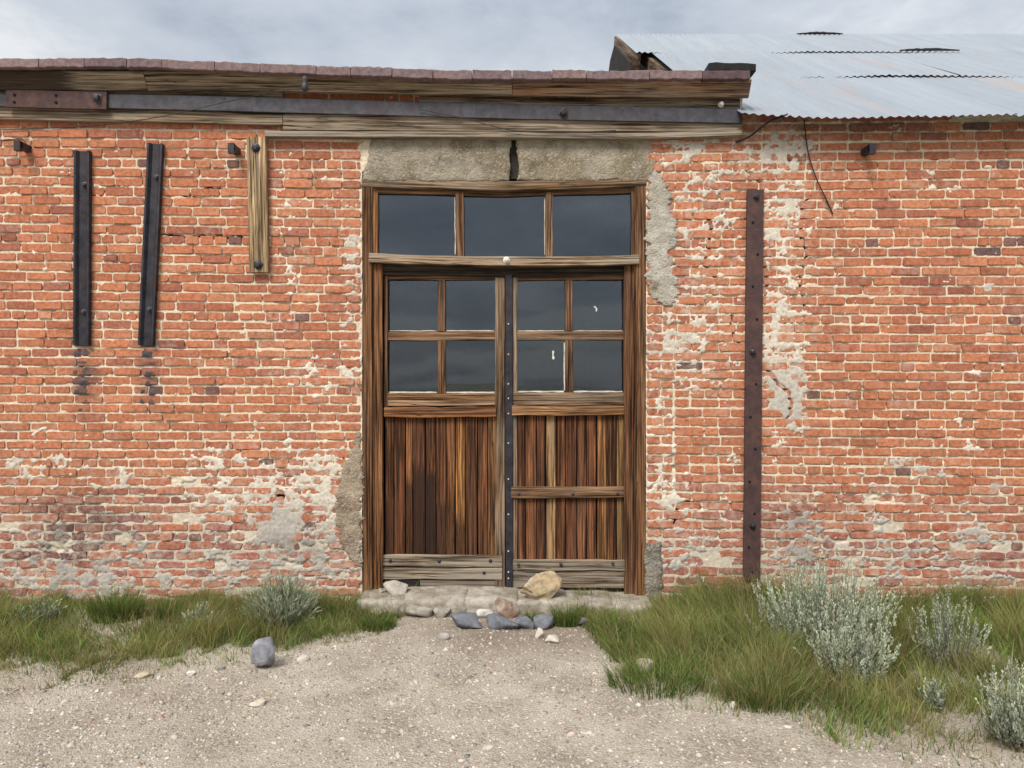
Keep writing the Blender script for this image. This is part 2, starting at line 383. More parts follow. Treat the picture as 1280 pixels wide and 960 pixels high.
for i_, (x_, y_, w_, h_) in enumerate(((97, 441, 11, 8.5), (109, 441, 11, 8.5), (103, 453, 18, 8), (94, 465, 8, 7), (108, 465, 13, 9), (105, 477, 17, 8), (94, 477, 6, 7), (97, 489, 12, 8), (107, 489, 10, 8), (107, 501, 12, 8), (101, 512, 6, 4),
        (184, 442, 16, 8), (181, 453, 9, 6), (187, 466, 15, 9), (185, 478, 10, 8), (179, 489, 8, 6), (190, 490, 8, 9), (177, 501, 6, 6), (189, 502, 7, 8), (187, 513, 4, 7))):
    MARKS.append((x_, y_, w_, h_))
SKIP = [(899, 700, 8, 5), (921, 743, 10, 5), (81, 686, 10, 4)]
def bricks_for_walls():
    out = {0: [], 1: []}
    for k in range(-9, 49):
        segs = [(-240, 451), (808, 1530)]
        ymid = course(k, 830)
        if 478 < ymid < 612: segs = [(-240, 451), (808, 841), (843, 1530)]
        if k < -3: segs = [(-240, 1530)]
        hdr = (k % 8 == 0) and k >= 0
        for (a, b) in segs:
            pitch = 18.1 if hdr else 35.6
            x = a - (rnd.random() * 3 + (0 if a > 0 else (k % 2) * pitch / 2 + rnd.random() * 10))
            if a > 0:
                x = a
            first = True
            while x < b - 2:
                L = pitch * (1 + rnd.gauss(0, .025 if not hdr else .06))
                if first and a > 0 and k % 2: L = pitch * .5 + rnd.random() * 4
                if rnd.random() < .03 and not hdr: L = pitch * .52
                first = False
                xe = min(x + L, b)
                if xe - x > 5:
                    xm = (x + xe) / 2; ym = course(k, xm)
                    if (xe > 929 and ym < 146): x = xe; continue
                    if not any(abs(xm - q[0]) < q[2] + 8 and abs(ym - q[1]) < q[3] for q in SKIP):
                        out[0 if xm < SPLIT else 1].append((x, xe, k, hdr))
                x = xe
    return out
PAL = [((.46, .168, .088), 5), ((.43, .153, .083), 5), ((.50, .190, .098), 4), ((.38, .136, .084), 2), ((.30, .108, .072), .45), ((.50, .208, .112), 2.2)]
LOWPAL = [(.40, .155, .115), (.35, .150, .125), (.44, .165, .105), (.40, .125, .075), (.45, .205, .14), (.30, .135, .12), (.48, .25, .18)]
def brick_mesh(x0, x1, k, hdr):
    xm = (x0 + x1) / 2; ym = course(k, xm)
    low = float(sstep(590, 690, np.array(ym + rnd.gauss(0, 22))))
    joint = 2.15 + rnd.random() * .8 + low * .5
    hw = (x1 - x0 - joint * .72) / 2; hh = (course(k + 1, xm) - ym) / 2 * 1.0 - joint / 2 - .1 + rnd.gauss(0, .25)
    slope = (course(k, x1) - course(k, x0)) / (x1 - x0) + rnd.gauss(0, .003 + .010 * low)
    cx, cy = xm + rnd.gauss(0, .3), ym + rnd.gauss(0, .16 + .4 * low)
    c = min(.9 + low * .8 + rnd.random() * .5, hh * .5); n = 1.2 / 170
    out = []
    mids = (-.55, -.05, .5) if not hdr else (-.2, .3)
    for u in mids: out.append((u * hw, -hh))
    out += [(hw - c, -hh), (hw, -hh + c), (hw, hh - c), (hw - c, hh)]
    for u in mids[::-1]: out.append((u * hw, hh))
    out += [(-hw + c, hh), (-hw, hh - c), (-hw, -hh + c), (-hw + c, -hh)]
    jit = .24 + .45 * low
    out = [(x + rnd.gauss(0, jit), y + rnd.gauss(0, jit)) for x, y in out]
    if rnd.random() < .10 + .25 * low:                        # a broken corner
        i = rnd.choice([len(mids), len(mids) + 3, len(out) - 1, len(out) - 4]); x, y = out[i]; out[i] = (x * .82, y * .45)
    proud = -.0035 + rnd.gauss(0, .0022) + low * rnd.random() * .003
    if rnd.random() < .06 * low: proud += .018
    tx, tz = rnd.gauss(0, .01), rnd.gauss(0, .025)
    V = []
    S_ = D / F
    for ring, (ins, y) in enumerate(((0, .016), (0, .0015), (.5, 0))):
        for (x, yv) in out:
            f = 1 - ins / max(abs(hw), abs(hh)); xx = x - (ins if x > 0 else -ins); yy = yv - (ins * .9 if yv > 0 else -ins * .9)
            V.append(((cx + xx - 640) * S_, y + proud + (xx * tx + yy * tz) * S_ + rnd.gauss(0, .0006), CZ + (480 - (cy + yy + slope * xx)) * S_))
    m = len(out)
    Fc = [(r * m + i, r * m + (i + 1) % m, (r + 1) * m + (i + 1) % m, (r + 1) * m + i) for r in (0, 1) for i in range(m)]
    Fc.append(tuple(range(2 * m, 3 * m)))
    # colour of this brick
    t = rnd.random() * sum(p[1] for p in PAL); col = PAL[0][0]
    for cc, wgt in PAL:
        t -= wgt
        if t <= 0: col = cc; break
    band = float(sstep(455, 500, np.array(ym)) * (1 - sstep(585, 620, np.array(ym))))          # the more orange courses
    col = np.array(col) * (1 - .35 * band) + np.array((.46, .175, .085)) * .35 * band
    lc = np.array(rnd.choice(LOWPAL)); lf = low * (.55 + .4 * rnd.random()); col = col * (1 - lf) + lc * lf
    if hdr and rnd.random() < .035: col = np.array((.19, .095, .082))
    if rnd.random() < .002: col = np.array((.14, .08, .075))
    col = col * (1 + rnd.gauss(0, .07))
    V = np.array(V); px = V[:, 0] / S_ + 640; py = 480 - (V[:, 2] - CZ) / S_
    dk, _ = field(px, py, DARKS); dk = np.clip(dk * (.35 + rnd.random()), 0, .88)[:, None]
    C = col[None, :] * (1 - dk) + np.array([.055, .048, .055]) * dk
    sm, _ = field(px, py, SMEAR)
    dust = np.clip(.05 + 1.1 * sm + .22 * low + rnd.random() ** 4 * .45, 0, 1)[:, None]
    return V, Fc, np.concatenate([C, dust], 1), hw * hh
_all = bricks_for_walls()
for side, wallobj in ((0, wall_l), (1, wall_r)):
    items = [(brick_mesh(*b), b) for b in _all[side]]
    def score(it):
        (x0, x1, k, h) = it[1]; xm = (x0 + x1) / 2; ym = course(k, xm)
        vis = 0 <= x0 and x1 <= 1280 and 165 < ym < 745
        return -(it[0][3] if vis else 0)
    items.sort(key=score)
    for it in items[:300]:
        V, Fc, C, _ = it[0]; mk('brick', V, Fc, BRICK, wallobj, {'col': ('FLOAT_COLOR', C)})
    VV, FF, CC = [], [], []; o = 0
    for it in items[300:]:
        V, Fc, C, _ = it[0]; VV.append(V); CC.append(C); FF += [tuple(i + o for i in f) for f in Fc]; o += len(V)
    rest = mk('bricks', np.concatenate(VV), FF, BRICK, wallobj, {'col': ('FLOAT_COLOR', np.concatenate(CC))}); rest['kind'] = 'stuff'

def boxmesh(x0, x1, y0, y1, z0, z1):
    V = [(x, y, z) for x in (x0, x1) for y in (y0, y1) for z in (z0, z1)]
    return V, [(0, 1, 3, 2), (4, 6, 7, 5), (0, 4, 5, 1), (2, 3, 7, 6), (0, 2, 6, 4), (1, 5, 7, 3)]
def boxes(name, lst, mat, parent):
    VV, FF = [], []
    for b in lst:
        V, f = boxmesh(*b); o = len(VV); VV += V; FF += [tuple(i + o for i in q) for q in f]
    return mk(name, VV, FF, mat, parent)
zt = W(0, 96).z
xl, xr = W(452, 0).x, W(808, 0).x
# rooms behind the front wall, closed so that the panes look into the dark
XL, XS, XR = W(-240, 0).x, W(SPLIT, 0).x, W(1530, 0).x
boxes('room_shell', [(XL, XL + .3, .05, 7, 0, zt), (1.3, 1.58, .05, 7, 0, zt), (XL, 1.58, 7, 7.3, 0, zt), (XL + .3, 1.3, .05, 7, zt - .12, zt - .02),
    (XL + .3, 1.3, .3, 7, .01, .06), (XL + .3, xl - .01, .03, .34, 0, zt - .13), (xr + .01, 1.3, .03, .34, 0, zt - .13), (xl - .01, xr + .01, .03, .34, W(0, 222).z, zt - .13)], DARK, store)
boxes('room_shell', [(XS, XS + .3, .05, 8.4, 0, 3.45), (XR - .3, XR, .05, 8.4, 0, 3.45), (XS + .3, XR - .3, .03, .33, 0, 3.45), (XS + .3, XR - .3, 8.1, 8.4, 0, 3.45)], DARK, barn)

# ------------------------------------------------------------------ boards
def board(name, pts, width, Y, thick, parent, tint=(.2, .12, .06), grey=.3, stain=0.0, mat=None, seg=6, wob=.0015, cham=.004, tilt=0, label=None, attrs=None, stainfn=None):
    """plank along a polyline of photo points (its middle line); width in photo px; Y = front face; thick = depth; tilt = lean of the top edge towards the viewer, metres"""
    P = np.array(pts, float); seglen = np.hypot(*(P[1:] - P[:-1]).T); cum = np.concatenate([[0], np.cumsum(seglen)]); T = cum[-1]
    k = (D + Y) / F; wv = width * k; off = rnd.random() * 50; off2 = rnd.random() * 9
    V, GC, ST = [], [], []
    prof = [(-.5, cham, thick), (-.5, 0, cham), (-.5, cham, 0), (.5, -cham, 0), (.5, 0, cham), (.5, -cham, thick)]
    n = max(1, seg)
    for i in range(n + 1):
        s = T * i / n; px = np.interp(s, cum, P[:, 0]); py = np.interp(s, cum, P[:, 1])
        s2 = min(T, s + .5); s1 = max(0, s - .5)
        d = np.array([np.interp(s2, cum, P[:, 0]) - np.interp(s1, cum, P[:, 0]), -(np.interp(s2, cum, P[:, 1]) - np.interp(s1, cum, P[:, 1]))]); d /= np.hypot(*d)
        nrm = np.array([-d[1], d[0]])
        e0, e1, fy = rnd.gauss(0, wob), rnd.gauss(0, wob), rnd.gauss(0, wob * .6)
        c = np.array([(px - 640) * k, CZ + (480 - py) * k])
        for (a, b, y) in prof:
            off_w = a * wv + b + (e0 if a < 0 else e1); q = c + nrm * off_w
            V.append((q[0], Y + y + fy - tilt * (a + .5), q[1])); GC.append((s * k + off, off_w + off2, y + off2)); ST.append(stain + (stainfn(px, py) if stainfn else 0))
    m = len(prof); Fc = []
    for i in range(n):
        for j in range(m):
            Fc.append((i * m + j, i * m + (j + 1) % m, (i + 1) * m + (j + 1) % m, (i + 1) * m + j))
    Fc += [tuple(range(m))[::-1], tuple(range(n * m, n * m + m))]
    tv = 1 + rnd.gauss(0, .06); t = (*[c_ * tv for c_ in tint], grey)
    o = mk(name, V, [f[::-1] for f in Fc], mat or WOOD, parent, {'gc': ('FLOAT_VECTOR', GC), 'tint': ('FLOAT_COLOR', [t] * len(V)), 'stain': ('FLOAT', ST), 'col': ('FLOAT_COLOR', [(*t[:3], 1)] * len(V))})
    if label: o['label'] = label
    return o
def bolt(name, px, py, Y, r, parent, mat=None, sides=6, h=.02):
    c = W(px, py, Y); V = []; ro = rnd.random()
    for rr, y in ((r * 1.5, .004), (r * 1.5, -.004), (r, -.006), (r, -h), (r * .55, -h - .004)):
        for i in range(sides): a = ro + 2 * math.pi * i / sides; V.append((c.x + rr * math.cos(a), c.y + y, c.z + rr * math.sin(a)))
    Fc = [(q * sides + i, q * sides + (i + 1) % sides, (q + 1) * sides + (i + 1) % sides, (q + 1) * sides + i) for q in range(4) for i in range(sides)]
    Fc.append(tuple(range(4 * sides, 5 * sides)))
    return mk(name, V, Fc, mat or IRON, parent)
def tube(name, pts, r, mat, parent=None, sides=6):
    P = [Vector(p) for p in pts]; V, Fc = [], []
    for i, p in enumerate(P):
        d = (P[min(i + 1, len(P) - 1)] - P[max(i - 1, 0)]).normalized(); u = d.cross(Vector((.3, .9, .2))).normalized(); v = d.cross(u)
        for j in range(sides): a = 2 * math.pi * j / sides; V.append(p + u * r * math.cos(a) + v * r * math.sin(a))
    for i in range(len(P) - 1):
        for j in range(sides): Fc.append((i * sides + j, i * sides + (j + 1) % sides, (i + 1) * sides + (j + 1) % sides, (i + 1) * sides + j))
    Fc += [tuple(range(sides))[::-1], tuple(range(len(V) - sides, len(V)))]
    return mk(name, [tuple(v) for v in V], Fc, mat, parent, smooth=True)
def spline(pts, n=24):
    P = np.array(pts, float); t = np.arange(len(P)); tt = np.linspace(0, len(P) - 1, n)
    def cr(i, f):
        p0, p1, p2, p3 = P[max(i - 1, 0)], P[i], P[min(i + 1, len(P) - 1)], P[min(i + 2, len(P) - 1)]
        return .5 * (2 * p1 + (p2 - p0) * f + (2 * p0 - 5 * p1 + 4 * p2 - p3) * f * f + (3 * p1 - p0 - 3 * p2 + p3) * f ** 3)
    return [cr(min(int(x), len(P) - 2), x - min(int(x), len(P) - 2)) for x in tt]

def patch(name, rows, Y, thick, parent, amp=.012, col=(.34, .31, .27), edge=2.0, cell=1.7, seed=1, mat=None, col2=None):
    """rough slab between left and right outlines given row by row: rows = [(py, x_left, x_right)...]"""
    Rr = np.array(rows, float); y0, y1 = Rr[0, 0], Rr[-1, 0]
    ny = max(6, int((y1 - y0) / cell)); nx = max(6, int((Rr[:, 2] - Rr[:, 1]).max() / cell))
    ys = np.linspace(y0, y1, ny); xl_ = np.interp(ys, Rr[:, 0], Rr[:, 1]); xr_ = np.interp(ys, Rr[:, 0], Rr[:, 2])
    xl_ = xl_ + (fbm(ys / 9, ys * 0, seed, 5, .75) - .5) * edge * 4.5; xr_ = xr_ + (fbm(ys / 9, ys * 0 + 5, seed, 5, .75) - .5) * edge * 4.5
    u = np.linspace(0, 1, nx); PX = xl_[:, None] * (1 - u) + xr_[:, None] * u; PY = np.repeat(ys[:, None], nx, 1)
    v = np.linspace(0, 1, ny)[:, None]
    PY = PY + (fbm(PX / 14, PX * 0 + 3, seed + 5, 3) - .5) * edge * 3.5 * (np.abs(v - .5) * 2) ** 3
    yy = Y + (fbm(PX / 13, PY / 13, seed + 9, 5, .6) - .5) * amp * 2
    ed = np.minimum(np.minimum(u[None, :] * nx, (1 - u[None, :]) * nx), np.minimum(v * ny, (1 - v) * ny))
    yy = np.where(ed < .5, Y + thick, yy + np.exp(-ed / 1.6) * .010)
    V = np.stack([(PX - 640) * D / F, yy, CZ + (480 - PY) * D / F], -1).reshape(-1, 3)
    c = np.array(col)[None, None, :] * np.ones(PX.shape + (1,))
    if col2 is not None:
        m_ = sstep(.45, .62, fbm(PX / 30, PY / 30, seed + 3, 4))[..., None]; c = c * (1 - m_) + np.array(col2) * m_
    C = np.concatenate([c, np.ones(PX.shape + (1,))], -1).reshape(-1, 4)
    return mk(name, V, grid_faces(ny, nx)[:, ::-1], mat or CONCRETE, parent, {'col': ('FLOAT_COLOR', C)}, smooth=True)

# lintel in two cracked halves, cement round the frame
li = patch('lintel', [(164, 470, 641), (180, 462, 640), (200, 459, 639), (214, 452, 638), (228, 453, 638)], -.012, .25, store, .010, (.34, .30, .235), 1.6, 1.6, 3, col2=(.25, .21, .15)); li['label'] = 'left half of the cracked concrete lintel'
li = patch('lintel', [(164, 642, 818), (180, 643, 817), (200, 646, 822), (214, 648, 819), (227, 645, 812)], -.010, .25, store, .010, (.37, .325, .255), 1.6, 1.6, 8, col2=(.28, .235, .165)); li['label'] = 'right half of the cracked concrete lintel'
patch('cement_patch', [(214, 809, 822), (228, 808, 831), (250, 808, 836), (275, 809, 842), (300, 808, 846), (322, 809, 838), (345, 808, 844), (365, 809, 851), (380, 818, 846), (386, 830, 838)], -.014, .04, store, .013, (.50, .465, .405), 5.0, 1.6, 31, col2=(.36, .315, .235))
patch('cement_patch', [(676, 806, 826), (700, 806, 830), (730, 806, 829), (775, 806, 826)], -.020, .05, store, .014, (.27, .245, .205), 2.4, 1.6, 37, col2=(.19, .17, .14))
patch('cement_patch', [(542, 449, 453), (565, 438, 453), (590, 424, 453), (620, 420, 453), (650, 418, 453), (680, 424, 453), (700, 436, 452), (712, 446, 452)], -.012, .04, store, .010, (.38, .305, .225), 4.0, 1.6, 43, col2=(.29, .21, .155))

TARMARK = mat_tinted('old_tar', (40, .5, 1.5), .75, (60, .6, .006))
for i_, (x_, y_, w_, h_) in enumerate(MARKS):                    # old tar daubs under the channels
    ra = [(y_ - h_ / 2, x_ - w_ * .40, x_ + w_ * .38), (y_ - h_ * .2, x_ - w_ / 2, x_ + w_ / 2), (y_ + h_ * .25, x_ - w_ / 2, x_ + w_ * .46), (y_ + h_ / 2, x_ - w_ * .38, x_ + w_ * .36)]
    patch('tar_daub', ra, -.0078, .009, wall_l, .0012, (.075, .066, .075), .7, 1.5, 200 + i_, TARMARK, (.13, .085, .08))
# ------------------------------------------------------------------ cornice of the storefront
GREYW, TANW = (.20, .165, .120), (.24, .195, .14)
# coping tiles
tops = [(-240, 75), (0, 73), (100, 72), (200, 73), (330, 79), (440, 83), (540, 86), (640, 87.5), (735, 88), (938, 88)]
joints = [-240, -185, -125, -70, -10, 48, 105, 158, 202, 268, 325, 395, 438, 490, 541, 590, 640, 690, 733, 812, 878, 938]
tx_, ty_ = zip(*tops)
for i, (a, b) in enumerate(zip(joints[:-1], joints[1:])):
    dark = a >= 878
    ya, yb = np.interp(a, tx_, ty_), np.interp(b, tx_, ty_); hgt = 11.5 if a < 600 else 11
    dy = rnd.gauss(0, .4)
    tile = board('coping_tile', [(a + .5, ya + hgt / 2 + dy), ((a + b) / 2, (ya + yb) / 2 + hgt / 2 + dy + rnd.gauss(0, .4)), (b - .4, yb + hgt / 2 + dy)], hgt, -.205 + rnd.gauss(0, .004), .42, store, (.10, .065, .072) if dark else rnd.choice([(.20, .14, .14), (.225, .16, .155), (.18, .13, .135)]), mat=COPING, seg=9, wob=.0022, cham=.005)
    if dark: tile['label'] = 'dark end tile of the coping'
cap = board('coping_cap', [(886, 83), (945, 84)], 10, -.20, .4, store, (.02, .02, .02), mat=TAR, seg=6, wob=.004); cap['label'] = 'black tarred cap on the coping end'
board('gap_shade_strip', [(-240, 90), (0, 89.5), (200, 90.5), (640, 101), (936, 102)], 7, -.10, .25, store, (.03, .026, .02), .05, .1, seg=12)  # near-black strip painting the shadow gap under the coping
def crown(a, b, ya, yb, tint, grey, stain, lab=None, sf=None):
    return board('crown_board', [(a, ya), (b, yb)], 19, -.10, .03, store, tint, grey, stain, tilt=.065, seg=8, label=lab, stainfn=sf)
crown(-240, 184, 102, 103, GREYW, .45, .08, sf=lambda x, y: .35 if x < 85 else 0); crown(184.6, 381, 103.2, 104.5, GREYW, .5, .04)
crown(382, 640, 105, 110, TANW, .5, .03); crown(640.6, 936, 110, 112.5, (.24, .12, .055), .55, .03, 'crown board stained brown at its end', lambda x, y: .12 if 790 < x < 900 else -.05)
board('backing_board', [(-240, 118), (135, 119.5), (353, 124)], 22, -.035, .03, store, (.22, .19, .15), .7, .05, seg=6)
board('backing_board', [(524, 128), (640, 130), (925, 130)], 15, -.035, .03, store, (.15, .13, .10), .55, .1, seg=6)
board('fascia_board', [(-240, 139), (0, 140.5), (353, 147.5)], 17, -.045, .035, store, GREYW, .5, .14, seg=10)
board('fascia_board', [(353.8, 152.5), (640, 154.5), (928, 155)], 20, -.050, .035, store, (.24, .205, .155), .65, .03, seg=12, stainfn=lambda x, y: .22 if 365 < x < 440 else (.2 if x > 800 else -.05))
board('drip_strip', [(331, 167), (640, 168), (770, 170), (928, 166)], 7, -.075, .07, store, (.33, .31, .28), .9, -.1, seg=12)
# iron tie band
band = board('iron_band', [(133, 126), (320, 130.5), (640, 139.5), (928, 145)], 18, -.072, .02, store, mat=IRON_BAND, seg=14, wob=.0006, cham=.002)
board('iron_band', [(-240, 121), (9, 123.5)], 19, -.072, .02, store, mat=IRON_BAND, seg=4, wob=.0006, cham=.002)
plate = board('splice_plate', [(7, 123), (133, 125.5)], 22, -.094, .022, store, mat=RUST, seg=4, wob=.0006, cham=.002)
bolt('bolt', 122, 122.5, -.094, .026, plate, IRON_BAND, 4, .03)
for (x, y) in ((18, 118.5), (18, 127.5), (70, 119), (70, 128)): bolt('rivet_hole', x, y, -.095, .007, plate, TAR, 8, .003)
bolt('bolt', 704, 141, -.072, .026, band, IRON, 6, .035)
bolt('porcelain_knob', 901, 131, -.05, .014, store, WHITE, 12, .03)
# roof deck behind the coping
boxes('roof_deck', [(XL, 1.58, .22, 7.3, zt - .015, zt + .05)], TAR, store)
# loose wires and the insulator under the cornice
ins = W(381, 106, -.24)
def lathe(name, c, prof, mat, parent, sides=14):
    V = []; Fc = []
    for r, z in prof:
        for i in range(sides): a = 2 * math.pi * i / sides; V.append((c[0] + r * math.cos(a), c[1] + r * math.sin(a), c[2] + z))
    for q in range(len(prof) - 1):
        for i in range(sides): Fc.append((q * sides + i, q * sides + (i + 1) % sides, (q + 1) * sides + (i + 1) % sides, (q + 1) * sides + i))
    Fc += [tuple(range(sides))[::-1], tuple(range(len(V) - sides, len(V)))]
    return mk(name, V, Fc, mat, parent, smooth=True)
insul = lathe('insulator', ins, [(.008, .06), (.016, .055), (.022, .03), (.014, .015), (.022, 0), (.024, -.03), (.016, -.04)], IRON_BAND, store)
def wire(pts, r=.003, parent=store, mat=IRON, name='wire'):
    q = [tuple(W(x, y, yd)) for x, y, yd in pts]; return tube(name, spline(q, 28), r, mat, parent, 5)
wire([(381, 110, -.24), (350, 114, -.2), (280, 128, -.11), (200, 146, -.1), (120, 157, -.02), (60, 160, -.015), (-60, 164, -.015)])
wire([(525, 137, -.09), (580, 148, -.085), (640, 163, -.09), (700, 166, -.09), (770, 163, -.09)])
wire([(0, 176, -.012), (16, 174, -.014), (28, 174, -.012), (33, 181, -.02)])

# ------------------------------------------------------------------ irons on the wall
def channel(px_top, py_top, px_bot, py_bot, w, bolts, lab):
    """rolled U iron lying open side out"""
    a, b = W(px_top, py_top), W(px_bot, py_bot); d = (b - a).normalized(); s = Vector((-d.z, 0, d.x)); s = s if s.x > 0 else -s
    hw = w / 2 * D / F; prof = [(-hw, .0), (-hw, -.040), (-hw + .014, -.040), (-hw + .030, -.016), (hw - .030, -.016), (hw - .014, -.040), (hw, -.040), (hw, .0)]
    V = []
    for p in (a, b):
        for u, y in prof: q = p + s * u; V.append((q.x, y - .004, q.z))
    m = len(prof); Fc = [(j, (j + 1) % m, m + (j + 1) % m, m + j) for j in range(m)] + [tuple(range(m))[::-1], tuple(range(m, 2 * m))]
    o = mk('iron_channel', V, Fc, IRON, store); o['label'] = lab
    for (x, y) in bolts: bolt('bolt', x, y, -.02, .015, o, IRON_BAND, 10, .02)
channel(106, 190, 105, 432, 19, [(106, 231), (105, 390)], 'upright dark iron channel farther from the door')
channel(197, 181, 185, 432, 18.5, [(196, 222), (187, 387)], 'leaning dark iron channel')
wb = board('wall_plank', [(320, 171), (323.5, 340)], 24, -.055, .05, store, (.44, .36, .24), .3, -.1, seg=8, label='pale wooden plank bolted to the brick')
for (x, y) in ((320, 185), (323, 331)): bolt('bolt', x, y, -.055, .024, wb, IRON, 6, .022)
rb = board('iron_strap', [(944.5, 237), (940, 725)], 21, -.035, .03, store, mat=RUST, seg=8, wob=.0008, cham=.002, label='long rust brown iron strap with bolt holes')
for (x, y) in ((945, 246), (940.5, 440), (940.5, 657)): bolt('bolt', x, y, -.035, .018, rb, IRON, 6, .025)
for i, (x, y) in enumerate(((941, 278), (947, 318), (941, 358), (946, 399), (945, 480), (938, 521), (944, 561), (937, 602), (943, 642), (936, 684), (940, 715))): bolt('bolt_hole', x, y, -.036, .006, rb, TAR, 8, .002)
def peg(px, py, parent):
    c = W(px, py); V, f = boxmesh(c.x - .022, c.x + .022, -.12, .02, c.z - .018, c.z + .028)
    V2, f2 = boxmesh(c.x - .022, c.x + .022, -.135, -.105, c.z - .042, c.z + .03)
    mk('iron_peg', V + V2, f + [tuple(i + 8 for i in q) for q in f2], IRON, parent)
peg(36, 188, store); peg(297, 191, store); peg(1080, 192, barn)
wire([(1005, 150, -.03), (1010, 190, -.025), (1020, 222, -.03), (1034, 252, -.015), (1041, 268, -.01)], .005, barn)
wire([(920, 178, -.02), (938, 170, -.05), (962, 152, -.10), (985, 143, -.18)], .008, store, name='stay_rod')

# ------------------------------------------------------------------ door frame, transom, door leaves
def g_(t): return t
FR = (.165, .082, .034)
frame = board('door_post', [(458.5, 232), (459, 744)], 12, .000, .12, store, FR, .14, .05, seg=12, wob=.002)
board('door_post', [(471.5, 330), (471.5, 744)], 12.5, .030, .10, store, (.19, .092, .036), .10, .05, seg=12, wob=.002)
board('door_post', [(800.5, 232), (800.5, 754)], 14, .000, .12, store, FR, .14, .05, seg=12, wob=.002)
board('door_post', [(786.5, 330), (787, 748)], 12.5, .030, .10, store, (.12, .055, .023), .1, .08, seg=12, wob=.002)
board('door_head', [(452, 227), (540, 230), (633, 232.5), (720, 230), (808, 226)], 11.5, -.006, .14, store, (.22, .15, .085), .5, .02, seg=12, wob=.0015, stainfn=lambda x, y: .18 if x < 510 or x > 740 else -.1)
def pane(parent, x0, x1, y0, y1, Y, name='pane'):
    a, b = W(x0 - 2.2, y0 - 2.2, Y), W(x1 + 2.2, y1 + 2.2, Y); t1, t2 = rnd.gauss(0, .0006), rnd.gauss(0, .0004)
    V = []
    for x in (a.x, b.x):
        for z in (b.z, a.z):
            e = (t1 if x == b.x else -t1) + (t2 if z == a.z else -t2)
            V += [(x, Y + e, z), (x, Y + e + .004, z)]
    Fc = [(0, 1, 3, 2), (4, 6, 7, 5), (0, 2, 6, 4), (1, 5, 7, 3), (0, 4, 5, 1), (2, 3, 7, 6)]
    return mk(name, V, [f[::-1] for f in Fc], GLASS, parent)
def putty(parent, pts, w=1.6, Y=.05): board('putty_bead', pts, w, Y, .006, parent, mat=PUTTY, seg=8, wob=.0012, cham=.0008)
tr = empty('transom_window', W(633, 332), store)
for (a, b, t) in ((472, 568, 241), (581, 680, 244.5), (692, 791, 240.5)): pane(tr, a, b, t, 320, .055)
MU = (.18, .095, .042)
board('sash_rail', [(464, 238), (540, 239.5), (633, 242), (720, 239.5), (794, 237.5)], 7, .028, .06, tr, (.13, .075, .04), .1, .05, seg=8)
board('stile', [(467.5, 232), (467.5, 322)], 10, .026, .06, tr, (.20, .105, .045), .15, 0, seg=4); board('stile', [(792.5, 232), (793, 322)], 7, .026, .06, tr, (.16, .09, .045), .2, .05, seg=4)
board('muntin', [(574, 240), (575, 321)], 11, .022, .06, tr, MU, .3, 0, seg=4); board('muntin', [(686, 240), (686, 321)], 10, .022, .06, tr, (.22, .125, .058), .35, 0, seg=4)
for q in ([(568.5, 246), (569, 318)], [(681, 248), (681, 318)]): putty(tr, q, 1.2, .045)
sill = board('transom_bar', [(461, 322), (540, 325), (633, 326.5), (720, 326), (799, 324)], 11.5, -.022, .12, store, (.36, .285, .20), .85, -.05, seg=14, wob=.0025, label='pale weathered bar between transom and doors')
bolt('porcelain_knob', 633, 325, -.02, .016, sill, WHITE, 12, .03)
board('door_header', [(476, 337), (633, 340), (786, 336.5)], 13, .055, .08, store, (.035, .028, .024), .05, .1, seg=6)  # shade of the recess put into its near-black tint
def leaf(name, lab, xs, stl, top, pr, rails, planks, py0, py1, bots, midrail=None):
    d = empty(name, W((xs[0] + xs[1]) / 2, 736, .1), store); d['label'] = lab
    Y = .07
    for (a, b) in pr['x']:
        for (t, u) in pr['y']:
            pane(d, a, b, t, u, Y + .03); putty(d, [(a + 1, u - .5), (b - 1, u - .5)], 1.8 if t > 400 else 1.0, Y + .02)
    vx = (pr['x'][0][1] + pr['x'][1][0]) / 2; hy = (pr['y'][0][1] + pr['y'][1][0]) / 2
    board('top_rail', [(xs[0], 346.5), (xs[1], 346)], 7.5, Y + .002, .045, d, (.12, .07, .035), .1, .06, seg=4)
    board('muntin', [(vx, 349), (vx, hy - 6)], 9.5, Y + .004, .04, d, (.15, .072, .030), .2, .02, seg=4); board('muntin', [(vx, hy + 5.5), (vx + .5, 492)], 9.5, Y + .004, .04, d, (.20, .105, .045), .25, 0, seg=4)
    board('muntin', [(xs[0] + 1, hy), (xs[1] - 1, hy)], 11, Y, .045, d, (.19, .105, .048), .3, 0, seg=6)
    for (x, w_, t0, t1, tint, gy) in stl: board('stile', [(x, t0), (x, t1)], w_, Y - .004, .05, d, tint, gy, .02, seg=10)
    for (x0, x1, y, w_, tint, gy, st_, Yo) in rails: board('rail', [(x0, y), ((x0 + x1) / 2, y + .4), (x1, y - .5)], w_, Y + Yo, .05, d, tint, gy, st_, seg=8, wob=.0022)
    for i, (a, b) in enumerate(zip(planks[:-1], planks[1:])):
        ch = pr['tints'][i % len(pr['tints'])]; g0 = .3 if ch[0] > .28 else .06
        lim = 572 + rnd.random() * 75; str_ = pr['stain'] * (.20 + rnd.random() * .30)
        board('plank', [((a + b) / 2, py0), ((a + b) / 2 + rnd.gauss(0, .3), py1)], b - a - 1.1, Y + .012 + rnd.random() * .004, .025, d, ch, g0, 0, seg=14, wob=.0005, cham=.003, stainfn=lambda x, y, l=lim, s=str_: -.02 + (s + .02) * min(1, max(0, (y - l + 18) / 36)))
    for (x0, x1, y, w_, tint, gy, Yo) in bots: board('bottom_rail', [(x0, y), (x1, y + .8)], w_, Y + Yo, .04, d, tint, gy, -.02, seg=8, wob=.002)
    return d
